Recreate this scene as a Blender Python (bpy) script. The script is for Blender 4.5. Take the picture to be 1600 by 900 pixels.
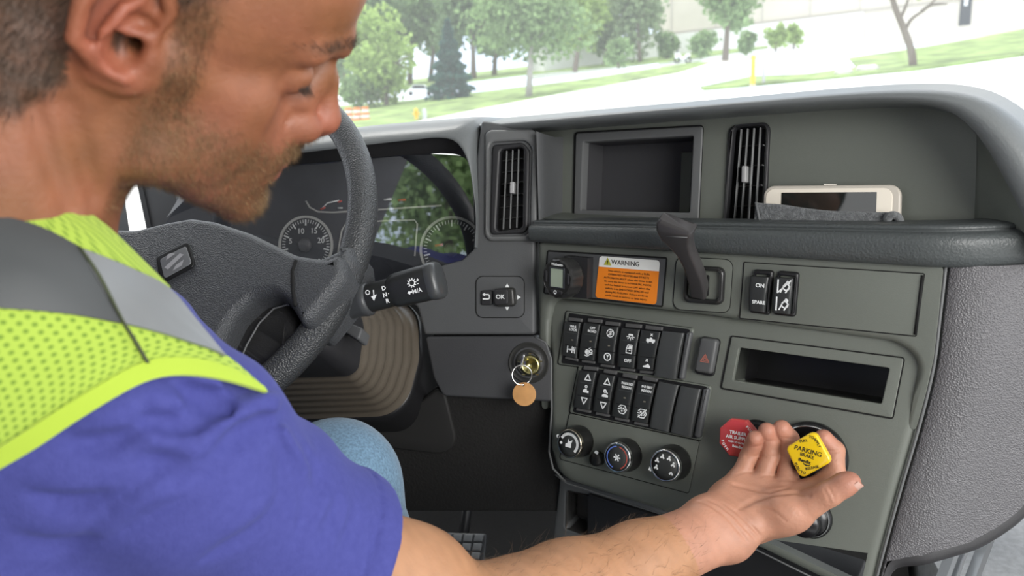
import bpy, bmesh, math, random
import numpy as np
from mathutils import Vector, Matrix
from mathutils.bvhtree import BVHTree
for _o in list(bpy.data.objects): bpy.data.objects.remove(_o)
SC = bpy.context.scene
COL = SC.collection
R = math.radians
def lin(a, b, n): return [a+(b-a)*i/(n-1) for i in range(n)]
# ------------------------------------------------------------------ camera
YAW, PITCH, ROLL, F = R(12), R(12.5), R(2.4), 1200.0
CAM = Vector((0, 0, 1.05))
FWD = Vector((-math.sin(YAW)*math.cos(PITCH), math.cos(YAW)*math.cos(PITCH), -math.sin(PITCH)))
_r0 = Vector((math.cos(YAW), math.sin(YAW), 0)); _u0 = _r0.cross(FWD)
RT = math.cos(ROLL)*_r0 - math.sin(ROLL)*_u0
UP = math.sin(ROLL)*_r0 + math.cos(ROLL)*_u0
cd = bpy.data.cameras.new('camera'); cam = bpy.data.objects.new('camera', cd); COL.objects.link(cam)
cam.matrix_world = Matrix(((RT.x, UP.x, -FWD.x, CAM.x), (RT.y, UP.y, -FWD.y, CAM.y), (RT.z, UP.z, -FWD.z, CAM.z), (0, 0, 0, 1)))
cd.sensor_width = 36.0; cd.lens = 36.0*F/1600; cd.clip_start = 0.02; cd.clip_end = 500
cd.dof.use_dof = True; cd.dof.focus_distance = 0.83; cd.dof.aperture_fstop = 27.0/1000/0.0036
SC.camera = cam
# ------------------------------------------------------------------ light
SC.view_settings.view_transform = 'Standard'; SC.view_settings.look = 'None'
SC.view_settings.gamma = 1.0; SC.view_settings.exposure = 0.6
wd = bpy.data.worlds.new('sky'); SC.world = wd; wd.use_nodes = True
_n = wd.node_tree.nodes; _l = wd.node_tree.links
_bg = _n['Background']
_tc = _n.new('ShaderNodeTexCoord'); _ns = _n.new('ShaderNodeTexNoise'); _ns.inputs['Scale'].default_value = 2.2; _ns.inputs['Detail'].default_value = 4
_cr = _n.new('ShaderNodeValToRGB'); _cr.color_ramp.elements[0].color = (.62, .74, .92, 1); _cr.color_ramp.elements[1].color = (1, 1, 1, 1)
_cr.color_ramp.elements[0].position = .35; _cr.color_ramp.elements[1].position = .6
_l.new(_tc.outputs['Generated'], _ns.inputs['Vector']); _l.new(_ns.outputs['Fac'], _cr.inputs['Fac']); _l.new(_cr.outputs['Color'], _bg.inputs['Color'])
_bg.inputs['Strength'].default_value = 1.5
sd = bpy.data.lights.new('sun', 'SUN'); sun = bpy.data.objects.new('sun', sd); COL.objects.link(sun)
sd.energy = 2.0; sd.angle = R(25); sd.color = (1, .97, .92)
sun.rotation_euler = Vector((-0.35, 0.28, 0.9)).normalized().to_track_quat('Z', 'Y').to_euler()
ld = bpy.data.lights.new('photographer_softbox', 'AREA'); lamp = bpy.data.objects.new('photographer_softbox', ld); COL.objects.link(lamp)
ld.shape = 'RECTANGLE'; ld.size = .9; ld.size_y = .7; ld.energy = 18.0; ld.color = (1, .98, .95)
lamp.location = (0.92, -0.55, 1.24)
lamp.rotation_euler = (Vector((0.92, -0.55, 1.24)) - Vector((0.30, .80, .8))).to_track_quat('Z', 'Y').to_euler()
# ------------------------------------------------------------------ projection helpers: pixels of the 1600x900 photograph to points in the cab
def ray(x, y): return FWD + ((x-800)/F)*RT - ((y-450)/F)*UP
def ptz(x, y, z): return CAM + z*ray(x, y)
class Frame:
    """a flat reference surface: origin o, axes u (right), v (up), n (towards the viewer)"""
    def __init__(s, o, u, n):
        s.o = Vector(o); s.n = Vector(n).normalized(); s.u = Vector(u).normalized(); s.v = s.n.cross(s.u).normalized()
    def hit(s, x, y, h=0.0):
        d = ray(x, y); return CAM + d*(((s.o + s.n*h) - CAM).dot(s.n)/d.dot(s.n))
    def uv(s, x, y, h=0.0):
        p = s.hit(x, y, h) - s.o; return (p.dot(s.u), p.dot(s.v))
    def w(s, u, v, h=0.0): return s.o + s.u*u + s.v*v + s.n*h
    def mat(s, x, y, h=0.0):
        p = s.hit(x, y, h)
        return Matrix(((s.u.x, s.v.x, s.n.x, p.x), (s.u.y, s.v.y, s.n.y, p.y), (s.u.z, s.v.z, s.n.z, p.z), (0, 0, 0, 1)))
def plane_frame(o, yaw, rake):
    u = Vector((math.cos(yaw), -math.sin(yaw), 0)); nh = Vector((-math.sin(yaw), -math.cos(yaw), 0))
    return Frame(o, u, nh*math.cos(rake) + Vector((0, 0, 1))*math.sin(rake))
P0 = ptz(1270, 590, .80)
_fl = plane_frame(P0, R(25), R(13))                      # lower console face, leaning back
FU = plane_frame(_fl.hit(1425, 655), R(25), R(5))        # upper console face
FL = _fl
PD = FU.hit(838, 440)
FD = plane_frame(PD, R(0), R(11))                        # driver's side dashboard face
FB = plane_frame(FU.hit(1100, 360, -.062), R(25), R(9))  # back wall of the upper shelf
# ------------------------------------------------------------------ materials
MATS = {}
def mat(name, col, rough=.5, bump=0.0, bscale=300, btype='noise', metal=0.0, var=0.0, vscale=8.0, spec=.5, coat=0.0, sheen=0.0, trans=0.0, sss=0.0, emit=None, alpha=1.0, ior=1.45, col2=None):
    if name in MATS: return MATS[name]
    m = bpy.data.materials.new(name); m.use_nodes = True; MATS[name] = m
    nt = m.node_tree; n = nt.nodes; l = nt.links; b = n['Principled BSDF']
    b.inputs['Base Color'].default_value = (*col, 1); b.inputs['Roughness'].default_value = rough
    b.inputs['Metallic'].default_value = metal; b.inputs['Specular IOR Level'].default_value = spec
    b.inputs['Coat Weight'].default_value = coat; b.inputs['Sheen Weight'].default_value = sheen
    b.inputs['Transmission Weight'].default_value = trans; b.inputs['IOR'].default_value = ior; b.inputs['Alpha'].default_value = alpha
    if sss: b.inputs['Subsurface Weight'].default_value = sss; b.inputs['Subsurface Radius'].default_value = (.006, .0025, .0015); b.inputs['Subsurface Scale'].default_value = 1.0
    if emit: b.inputs['Emission Color'].default_value = (*emit[:3], 1); b.inputs['Emission Strength'].default_value = emit[3]
    tc = n.new('ShaderNodeTexCoord')
    if bump:
        if btype == 'noise':
            t = n.new('ShaderNodeTexNoise'); t.inputs['Scale'].default_value = bscale; t.inputs['Detail'].default_value = 3; out = t.outputs['Fac']
        else:
            t = n.new('ShaderNodeTexVoronoi'); t.inputs['Scale'].default_value = bscale; out = t.outputs['Distance']
        l.new(tc.outputs['Object'], t.inputs['Vector'])
        bp = n.new('ShaderNodeBump'); bp.inputs['Strength'].default_value = bump; bp.inputs['Distance'].default_value = .6/bscale
        l.new(out, bp.inputs['Height']); l.new(bp.outputs['Normal'], b.inputs['Normal'])
    if var:
        t = n.new('ShaderNodeTexNoise'); t.inputs['Scale'].default_value = vscale; t.inputs['Detail'].default_value = 5
        l.new(tc.outputs['Object'], t.inputs['Vector'])
        mx = n.new('ShaderNodeMix'); mx.data_type = 'RGBA'
        c2 = col2 or tuple(min(1, c*(1+var)) for c in col); c1 = col if col2 else tuple(c*(1-var) for c in col)
        mx.inputs[6].default_value = (*c1, 1); mx.inputs[7].default_value = (*c2, 1)
        rp = n.new('ShaderNodeMapRange'); rp.inputs[1].default_value = .35; rp.inputs[2].default_value = .65
        l.new(t.outputs['Fac'], rp.inputs[0]); l.new(rp.outputs[0], mx.inputs[0]); l.new(mx.outputs[2], b.inputs['Base Color'])
    return m
PLA = mat('charcoal_plastic', (.082, .085, .088), .48, .25, 900)
PLG = mat('olive_charcoal_plastic', (.135, .146, .127), .42, .25, 900)
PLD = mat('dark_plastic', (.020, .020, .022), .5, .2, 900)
PLB = mat('black_plastic', (.012, .012, .013), .35)
PLL = mat('grey_plastic', (.12, .124, .125), .45, .2, 900)
GRAIN = mat('leather_grain_plastic', (.105, .102, .108), .36, .8, 620, 'voronoi')
RIMM = mat('grained_wheel_leather', (.040, .042, .044), .32, .8, 560, 'voronoi')
SOFT = mat('soft_grain_ledge', (.06, .067, .068), .38, .5, 420)
TOPM = mat('dash_top_vinyl', (.14, .150, .152), .36, .2, 500)
SEAM = mat('seam_black', (.004, .004, .004), .8)
WHT = mat('white_print', (.82, .84, .84), .6)
CHR = mat('chrome', (.8, .8, .78), .18, metal=1.0)
# ------------------------------------------------------------------ mesh helpers
def obj(name, verts, faces, m, parent=None, smooth=True, uvs=None):
    me = bpy.data.meshes.new(name); me.from_pydata([tuple(v) for v in verts], [], faces)
    if smooth: me.polygons.foreach_set('use_smooth', [True]*len(me.polygons))
    if m: me.materials.append(m)
    if uvs is not None:
        ul = me.uv_layers.new(name='UVMap'); li = np.zeros(len(me.loops), int); me.loops.foreach_get('vertex_index', li)
        ul.data.foreach_set('uv', np.asarray(uvs, dtype=np.float32)[li].ravel())
    me.update(); o = bpy.data.objects.new(name, me); COL.objects.link(o)
    if parent: o.parent = parent
    return o
def tag(o, label=None, cat=None, group=None, kind=None):
    if label: o['label'] = label
    if cat: o['category'] = cat
    if group: o['group'] = group
    if kind: o['kind'] = kind
    return o
def thing(name, label, cat, group=None):
    o = bpy.data.objects.new(name, None); o.empty_display_size = .01; COL.objects.link(o)
    return tag(o, label, cat, group)
class MB:
    def __init__(s): s.v = []; s.f = []
    def add(s, vs, fs):
        k = len(s.v); s.v += [Vector(p) for p in vs]; s.f += [tuple(i+k for i in f) for f in fs]; return s
    def box(s, c, sx, sy, sz, M=None):
        vs = [Vector((c[0]+a*sx/2, c[1]+b*sy/2, c[2]+d*sz/2)) for a in (-1, 1) for b in (-1, 1) for d in (-1, 1)]
        if M: vs = [M @ p for p in vs]
        return s.add(vs, [(0, 1, 3, 2), (4, 6, 7, 5), (0, 4, 5, 1), (2, 3, 7, 6), (0, 2, 6, 4), (1, 5, 7, 3)])
    def tube(s, pts, r, n=10, caps=True):
        pts = [Vector(p) for p in pts]; k0 = len(s.v); rs = r if isinstance(r, (list, tuple)) else [r]*len(pts)
        prev = None
        for i, p in enumerate(pts):
            t = (pts[min(i+1, len(pts)-1)] - pts[max(i-1, 0)]).normalized()
            if prev is None:
                a = t.orthogonal().normalized()
            else:
                a = (prev - t*prev.dot(t)).normalized()
            prev = a; b = t.cross(a)
            for j in range(n):
                q = 2*math.pi*j/n; s.v.append(p + (a*math.cos(q) + b*math.sin(q))*rs[i])
        for i in range(len(pts)-1):
            for j in range(n):
                s.f.append((k0+i*n+j, k0+i*n+(j+1) % n, k0+(i+1)*n+(j+1) % n, k0+(i+1)*n+j))
        if caps:
            s.f.append(tuple(k0+j for j in reversed(range(n)))); s.f.append(tuple(k0+(len(pts)-1)*n+j for j in range(n)))
        return s
    def lathe(s, M, prof, n=40, caps=True, star=None):
        """prof: list of (radius, height) along the axis n of matrix M"""
        k0 = len(s.v)
        for (r, h) in prof:
            for j in range(n):
                q = 2*math.pi*j/n; rr = r*(star(q) if star else 1)
                s.v.append(M @ Vector((rr*math.cos(q), rr*math.sin(q), h)))
        for i in range(len(prof)-1):
            for j in range(n):
                s.f.append((k0+i*n+j, k0+i*n+(j+1) % n, k0+(i+1)*n+(j+1) % n, k0+(i+1)*n+j))
        if caps:
            s.f.append(tuple(k0+j for j in reversed(range(n)))); s.f.append(tuple(k0+(len(prof)-1)*n+j for j in range(n)))
        return s
    def grid(s, rows, close=False):
        k0 = len(s.v); m = len(rows[0])
        for r in rows: s.v += [Vector(p) for p in r]
        for i in range(len(rows)-1):
            for j in range(m if close else m-1):
                s.f.append((k0+i*m+j, k0+i*m+(j+1) % m, k0+(i+1)*m+(j+1) % m, k0+(i+1)*m+j))
        return s
    def build(s, name, m, parent=None, smooth=True): return obj(name, s.v, s.f, m, parent, smooth)
def area2(p): return sum(p[i][0]*p[(i+1) % len(p)][1] - p[(i+1) % len(p)][0]*p[i][1] for i in range(len(p)))/2
def roundpoly(pts, r, seg=5):
    """round the corners of a 2-D polygon; r one radius or one per corner"""
    n = len(pts); rs = (list(r) + [r[-1]]*n)[:n] if isinstance(r, (list, tuple)) else [r]*n; out = []
    for i in range(n):
        p = Vector(pts[i]); a = Vector(pts[i-1]); b = Vector(pts[(i+1) % n]); da = a-p; db = b-p; la, lb = da.length, db.length
        if rs[i] <= 0 or la < 1e-9 or lb < 1e-9: out.append(tuple(p)); continue
        da /= la; db /= lb; c = max(-1, min(1, da.dot(db))); ang = math.acos(c)
        if ang > math.pi*.97: out.append(tuple(p)); continue
        t = min(rs[i]/math.tan(ang/2), la*.49, lb*.49); rr = t*math.tan(ang/2)
        ctr = p + (da+db).normalized()*(rr/math.sin(ang/2)); s0 = p+da*t-ctr; s1 = p+db*t-ctr
        a0 = math.atan2(s0.y, s0.x); a1 = math.atan2(s1.y, s1.x); d = (a1-a0+math.pi) % (2*math.pi) - math.pi
        for k in range(seg+1):
            q = a0+d*k/seg; out.append((ctr.x+rr*math.cos(q), ctr.y+rr*math.sin(q)))
    return out
def inset(poly, d):
    """offset a CCW polygon inwards by d (miter)"""
    n = len(poly); out = []
    for i in range(n):
        a, p, b = Vector(poly[i-1]), Vector(poly[i]), Vector(poly[(i+1) % n])
        e1 = p-a; e2 = b-p
        if e1.length < 1e-9: e1 = e2
        if e2.length < 1e-9: e2 = e1
        n1 = Vector((-e1.y, e1.x)).normalized(); n2 = Vector((-e2.y, e2.x)).normalized(); m = n1+n2
        if m.length < 1e-6: out.append(tuple(p)); continue
        m.normalize(); k = (d[i] if isinstance(d, list) else d)/max(.35, m.dot(n1)); out.append(tuple(p+m*k))
    return out
def _inside(p, poly):
    c = False; n = len(poly); x, y = p
    for i in range(n):
        (x1, y1), (x2, y2) = poly[i][:2], poly[i-1][:2]
        if (y1 > y) != (y2 > y) and x < (x2-x1)*(y-y1)/(y2-y1)+x1: c = not c
    return c
def tri_fill(loops):
    """triangles (indices into the joined loops) of the first loop minus the others"""
    from mathutils.geometry import delaunay_2d_cdt
    pts = [Vector((p[0]*100, p[1]*100)) for lp in loops for p in lp]; ed = []; k = 0
    for lp in loops:
        n = len(lp); ed += [(k+i, k+(i+1) % n) for i in range(n)]; k += n
    vo, eo, fo, ov, oe, of = delaunay_2d_cdt(pts, ed, [], 0, 1e-6)
    out = []
    for f in fo:
        c = sum((vo[i] for i in f), Vector((0, 0)))/3/100
        if not _inside(c, loops[0]) or any(_inside(c, h) for h in loops[1:]): continue
        if any(not ov[i] for i in f): continue
        t = [ov[i][0] for i in f]
        a, b, d = (pts[i] for i in t)
        if (b-a).cross(d-a) < 0: t.reverse()
        out.append(tuple(t))
    return out
def slab(fr, poly, h0, h1, bev, name, m, parent=None, bseg=4, holes=(), hbev=0.0, back=False, bevf=None):
    """a plate on frame fr with 2-D outline poly (metres), from height h0 to h1, rounded front edge bev, optional through holes"""
    if area2(poly) < 0: poly = poly[::-1]
    mb = MB(); n = len(poly); rings = [(poly, h0)]
    for k in range(bseg+1 if bev > 0 else 1):
        q = math.pi/2*k/bseg if bev > 0 else 0
        rings.append((inset(poly, [bev*(1-math.cos(q))*bevf(pp) for pp in poly] if bevf else bev*(1-math.cos(q))) if bev else poly, h1-bev+bev*math.sin(q)))
    for (p, h) in rings: mb.v += [fr.w(x, y, h) for x, y in p]
    for i in range(len(rings)-1):
        for j in range(n): mb.f.append((i*n+j, i*n+(j+1) % n, (i+1)*n+(j+1) % n, (i+1)*n+j))
    top = rings[-1][0]; loops = [top]; idx = list(range((len(rings)-1)*n, len(rings)*n))
    for hp in holes:
        if area2(hp) < 0: hp = hp[::-1]
        k = len(hp); hr = [(inset(hp, -hbev*(1-math.sin(math.pi/2*q/3))), h1-hbev*(1-math.cos(math.pi/2*q/3))) for q in range(4)][::1] if hbev else [(hp, h1)]
        if hbev: hr = [(inset(hp, -hbev), h1), (inset(hp, -hbev*.3), h1-hbev*.3), (hp, h1-hbev)]
        hr = hr + [(hp, h0)]; b0 = len(mb.v)
        for (p, h) in hr: mb.v += [fr.w(x, y, h) for x, y in p]
        for i in range(len(hr)-1):
            for j in range(k): mb.f.append((b0+i*k+(j+1) % k, b0+i*k+j, b0+(i+1)*k+j, b0+(i+1)*k+(j+1) % k))
        loops.append(hr[0][0]); idx += list(range(b0, b0+k))
    if not holes: mb.f.append(tuple(idx))
    else:
        for t in tri_fill(loops): mb.f.append(tuple(idx[i] for i in t))
    if back and not holes: mb.f.append(tuple(reversed(range(n))))
    o = mb.build(name, m, parent)
    sharpen(o)
    return o
def sharpen(o, deg=40):
    bm = bmesh.new(); bm.from_mesh(o.data); bmesh.ops.recalc_face_normals(bm, faces=bm.faces) if False else None
    for e in bm.edges:
        if len(e.link_faces) == 2 and e.calc_face_angle(0) > R(deg): e.smooth = False
    bm.to_mesh(o.data); bm.free()
def pxpoly(fr, pts, h=0.0): return [fr.uv(x, y, h) for x, y in pts]
def plate(fr, pts, h0, h1, bev, rad, name, m, parent=None, holes=(), hbev=0.0, **k):
    """slab whose outline is given in photograph pixels, read on the plate's front plane"""
    rad = [max(r_, bev*1.05) for r_ in rad] if isinstance(rad, (list, tuple)) else max(rad, bev*1.05)
    return slab(fr, roundpoly(pxpoly(fr, pts, h1), rad), h0, h1, bev, name, m, parent, holes=[roundpoly(pxpoly(fr, q, h1), rr) for q, rr in holes], hbev=hbev, **k)
def groove(fr, pts, h, wid, rad, name, parent, m=None, closed=True):
    """a thin dark recessed joint line: an open channel strip lying just proud of the surface"""
    p = roundpoly(pxpoly(fr, pts, h), rad) if closed else pxpoly(fr, pts, h)
    if closed and area2(p) < 0: p = p[::-1]
    if closed:
        a = inset(p, -wid/2); b = inset(p, wid/2); n = len(p)
        mb = MB(); mb.v = [fr.w(x, y, h+.0003) for x, y in a] + [fr.w(x, y, h+.0003) for x, y in b]
        mb.f = [(j, (j+1) % n, n+(j+1) % n, n+j) for j in range(n)]
    else:
        mb = MB().tube([fr.w(x, y, h) for x, y in p], wid/2, 6)
    return mb.build(name, m or SEAM, parent)
def strip(fr, pts, h, wid, name, m, parent): return groove(fr, pts, h, wid, 0, name, parent, m, closed=False)
_FONT = {}
def text(fr, s, x, y, size, h, name, m, parent, ang=0.0, ex=.00015, align='CENTER', bold=0.0, sx=1.0):
    """flat lettering centred on photograph pixel (x, y); size = cap height in metres"""
    c = bpy.data.curves.new(name, 'FONT'); c.body = s; c.size = size/.70; c.align_x = align; c.align_y = 'CENTER'; c.extrude = ex; c.offset = bold*size; c.resolution_u = 3
    o = bpy.data.objects.new(name, c); COL.objects.link(o)
    me = bpy.data.meshes.new_from_object(o.evaluated_get(bpy.context.evaluated_depsgraph_get())); bpy.data.objects.remove(o); bpy.data.curves.remove(c)
    me.materials.clear(); me.materials.append(m); me.transform(fr.mat(x, y, h) @ Matrix.Rotation(ang, 4, 'Z') @ Matrix.Scale(sx, 4, (1, 0, 0)))
    o = bpy.data.objects.new(name, me); COL.objects.link(o); o.parent = parent
    return o
def ico(fr, x, y, h, polys, S, name, m, parent, th=.0002, rot=0.0):
    """a printed pictogram: polys are closed outlines or strokes in a -1..1 box, S half size in metres. ('s', w, pts) strokes, ('p', pts) fills, ('c', x, y, r) discs, ('o', x, y, r, w) rings"""
    M = fr.mat(x, y, h) @ Matrix.Rotation(rot, 4, 'Z'); mb = MB()
    def P(a, b): return M @ Vector((a*S, b*S, th))
    for q in polys:
        if q[0] == 'p':
            mb.add([P(*p) for p in q[1]], [tuple(range(len(q[1])))])
        elif q[0] == 's':
            w = q[1]/2; pts = q[2]
            for (a, b) in zip(pts[:-1], pts[1:]):
                d = Vector((b[0]-a[0], b[1]-a[1]))
                if d.length < 1e-6: continue
                d.normalize(); nn = Vector((-d.y, d.x))*w; e = d*w*.6
                mb.add([P(a[0]-e.x+nn.x, a[1]-e.y+nn.y), P(a[0]-e.x-nn.x, a[1]-e.y-nn.y), P(b[0]+e.x-nn.x, b[1]+e.y-nn.y), P(b[0]+e.x+nn.x, b[1]+e.y+nn.y)], [(0, 1, 2, 3)])
        elif q[0] == 'c':
            mb.add([P(q[1]+q[3]*math.cos(2*math.pi*k/16), q[2]+q[3]*math.sin(2*math.pi*k/16)) for k in range(16)], [tuple(range(16))])
        elif q[0] == 'o':
            n = 20; a = [P(q[1]+(q[3]+q[4]/2)*math.cos(2*math.pi*k/n), q[2]+(q[3]+q[4]/2)*math.sin(2*math.pi*k/n)) for k in range(n)]
            b = [P(q[1]+(q[3]-q[4]/2)*math.cos(2*math.pi*k/n), q[2]+(q[3]-q[4]/2)*math.sin(2*math.pi*k/n)) for k in range(n)]
            mb.add(a+b, [(k, (k+1) % n, n+(k+1) % n, n+k) for k in range(n)])
    return mb.build(name, m, parent, smooth=False)
def resample(pts, n):
    pts = [Vector(p) for p in pts]; L = [0]
    for a, b in zip(pts[:-1], pts[1:]): L.append(L[-1]+(b-a).length)
    out = []
    for k in range(n):
        t = L[-1]*k/(n-1); i = 0
        while i < len(L)-2 and L[i+1] < t: i += 1
        f = (t-L[i])/max(1e-9, L[i+1]-L[i]); out.append(pts[i].lerp(pts[i+1], f))
    return out
def spline(pts, n):
    """Catmull-Rom through the points, n samples evenly spaced"""
    P = [Vector(p) for p in pts]; P = [P[0]*2-P[1]] + P + [P[-1]*2-P[-2]]; o = []
    for i in range(1, len(P)-2):
        for k in range(12):
            t = k/12; a, b, c, d = P[i-1], P[i], P[i+1], P[i+2]
            o.append(.5*((2*b)+(c-a)*t+(2*a-5*b+4*c-d)*t*t+(3*b-a-3*c+d)*t**3))
    o.append(P[-2]); return resample(o, n)
# ================================================================== the cab shell
def structure(o): o['kind'] = 'structure'; return o
CARP = mat('dark_carpet', (.010, .0095, .009), .9, .6, 300); CARG = mat('grey_carpet', (.20, .205, .21), .9, .8, 500, var=.12, vscale=90)
MB().box((-.35, .75, -.02), 1.7, 1.9, .04).build('floor', CARP, None, False)['kind'] = 'structure'
fw_ = MB().box((-.35, 1.62, .40), 1.7, .04, .9).build('wall_front', CARP, None, False); structure(fw_)
# inclined toe board and centre tunnel
tb = MB(); tb.add([(-1.2, 1.30, .0), (.45, 1.30, .0), (.45, 1.60, .34), (-1.2, 1.60, .34), (-1.2, 1.30, -.03), (.45, 1.30, -.03), (.45, 1.62, -.03), (-1.2, 1.62, -.03)], [(0, 1, 2, 3), (0, 4, 5, 1), (1, 5, 6, 2), (3, 2, 6, 7), (0, 3, 7, 4)])
structure(tb.build('trim_1', CARP, None, False))
structure(MB().box((.95, .95, .10), .96, 1.5, .26).build('floor', CARG, None, False))
# driver's A-pillar, door panel and windshield
ap = MB(); q = [ptz(206, 240, 1.28), ptz(262, 240, 1.28), ptz(296, 420, 1.22), ptz(244, 420, 1.22)]; bk = [p + Vector((-.02, .08, 0)) for p in q]
ap.add(q+bk, [(3, 2, 1, 0), (4, 5, 6, 7), (0, 1, 5, 4), (1, 2, 6, 5), (2, 3, 7, 6), (3, 0, 4, 7)])
structure(ap.build('trim_2', mat('pillar_dark', (.03, .031, .034), .5), None, False))
q = [ptz(204, 240, 1.275), ptz(212, 240, 1.275), ptz(250, 420, 1.215), ptz(242, 420, 1.215)]; bk = [p + Vector((-.02, .03, 0)) for p in q]
structure(MB().add(q+bk, [(3, 2, 1, 0), (4, 5, 6, 7), (0, 1, 5, 4), (1, 2, 6, 5), (2, 3, 7, 6), (3, 0, 4, 7)]).build('trim_3', PLB, None, False))
dp = MB().box((-1.02, .45, .52), .06, 1.6, .86); structure(dp.build('door_1', PLA, None, False))
GLS = bpy.data.materials.new('windshield_glass'); GLS.use_nodes = True
_t = GLS.node_tree; _t.nodes.clear(); _o = _t.nodes.new('ShaderNodeOutputMaterial'); _mx = _t.nodes.new('ShaderNodeMixShader'); _tr = _t.nodes.new('ShaderNodeBsdfTransparent'); _gl = _t.nodes.new('ShaderNodeBsdfGlossy'); _gl.inputs['Roughness'].default_value = .02; _mx.inputs[0].default_value = .045
_tr.inputs['Color'].default_value = (.97, .99, .98, 1)
_t.links.new(_tr.outputs[0], _mx.inputs[1]); _t.links.new(_gl.outputs[0], _mx.inputs[2]); _df = _t.nodes.new('ShaderNodeBsdfTranslucent'); _df.inputs['Color'].default_value = (.9, .92, .92, 1); _m2 = _t.nodes.new('ShaderNodeMixShader'); _m2.inputs[0].default_value = .095; _t.links.new(_mx.outputs[0], _m2.inputs[1]); _t.links.new(_df.outputs[0], _m2.inputs[2]); _t.links.new(_m2.outputs[0], _o.inputs[0])
rows = []
for j in range(9):
    t = j/8; rows.append([Vector((-1.0 + 2.2*s, 1.50 + .16*(1-((s-.5)*2)**2) - .26*t, .93 + .95*t)) for s in [i/20 for i in range(21)]])
structure(MB().grid(rows).build('window_1', GLS, None))
# ================================================================== outside
GN = (ray(900, 66).cross(ray(1600, -18))).normalized()
if GN.z < 0: GN = -GN
GF = Frame(CAM - GN*2.4, RT, GN)
def gp(x, y, h=0.0): return GF.hit(x, y, h)
def gz(x, y): return (gp(x, y) - CAM).dot(FWD)
ASP = mat('pale_concrete', (.62, .61, .58), .85, .2, 3, var=.08, vscale=.25)
GRS = mat('lawn_green', (.20, .28, .085), .9, .5, 20, var=.45, vscale=.8)
def gpoly(pts, h, name, m, th=.05):
    p = [gp(x, y, h) for x, y in pts]; n = len(p); lo = [a - GN*th for a in p]
    return MB().add(p+lo, [tuple(reversed(range(n)))] + [(j, (j+1) % n, n+(j+1) % n, n+j) for j in range(n)]).build(name, m, None, False)
c0 = CAM - GN*2.4
e1 = GN.cross(Vector((0, 1, 0))).normalized(); e2 = e1.cross(GN) * -1
big = [c0 + e1*a*160 + e2*b for a, b in ((-1, -30), (1, -30), (1, 190), (-1, 190))]
g = MB().add(big + [p - GN*.5 for p in big], [(0, 1, 2, 3), (0, 4, 5, 1), (1, 5, 6, 2), (2, 6, 7, 3), (3, 7, 4, 0)]).build('ground', ASP, None, False); structure(g)
def lawn(pts, name, h=.06):
    o = gpoly(pts, h, name, GRS, .10); o['kind'] = 'structure'; return o
lawn([(300, 235), (470, 170), (640, 156), (760, 142), (900, 125), (1010, 108), (1090, 96), (1110, 98), (1060, 112), (900, 140), (760, 166), (640, 190), (560, 204), (300, 262)], 'lawn_roadside')
lawn([(1326, 90), (1450, 72), (1600, 45), (1700, 30), (1700, 66), (1600, 84), (1506, 97), (1430, 107), (1375, 112), (1310, 119), (1180, 131), (1100, 138), (1094, 135), (1172, 119), (1262, 115), (1340, 104)], 'lawn_island')
lawn([(300, 200), (500, 150), (640, 138), (740, 126), (860, 112), (1040, 96), (1200, 74), (1200, 71), (1030, 86), (860, 99), (640, 124), (500, 140), (300, 180)], 'lawn_far')
CURB = mat('curb_concrete', (.75, .74, .70), .8)
gpoly([(560, 206), (640, 192), (760, 168), (900, 142), (1060, 114), (1112, 98), (1116, 99), (1064, 116), (900, 144.5), (760, 171), (640, 195.5), (560, 210)], .10, 'curb', CURB, .14)['kind'] = 'structure'
# ---------------- trees
def leafmat(name, c):
    m = bpy.data.materials.new(name); m.use_nodes = True; t = m.node_tree; t.nodes.clear(); o = t.nodes.new('ShaderNodeOutputMaterial'); mx = t.nodes.new('ShaderNodeMixShader'); d = t.nodes.new('ShaderNodeBsdfDiffuse'); tr = t.nodes.new('ShaderNodeBsdfTranslucent')
    g_ = t.nodes.new('ShaderNodeNewGeometry'); rp = t.nodes.new('ShaderNodeMix'); rp.data_type = 'RGBA'; rp.inputs[6].default_value = (*[x*.7 for x in c], 1); rp.inputs[7].default_value = (*[min(1, x*1.35) for x in c], 1)
    t.links.new(g_.outputs['Random Per Island'], rp.inputs[0]); t.links.new(rp.outputs[2], d.inputs['Color']); t.links.new(rp.outputs[2], tr.inputs['Color']); mx.inputs[0].default_value = .4
    t.links.new(d.outputs[0], mx.inputs[1]); t.links.new(tr.outputs[0], mx.inputs[2]); t.links.new(mx.outputs[0], o.inputs[0]); return m
LF = {'spring': leafmat('leaf_spring', (.36, .48, .16)), 'mid': leafmat('leaf_mid', (.25, .36, .16)), 'spruce': leafmat('needle_blue', (.075, .16, .13)), 'grey': leafmat('leaf_grey_green', (.28, .36, .20)), 'dark': leafmat('leaf_dark', (.17, .25, .12))}
BARK = mat('bark', (.16, .13, .10), .9, .8, 30); BARKL = mat('bark_pale', (.36, .34, .31), .85, .8, 20)
TR = np.random.default_rng(11)
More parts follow.
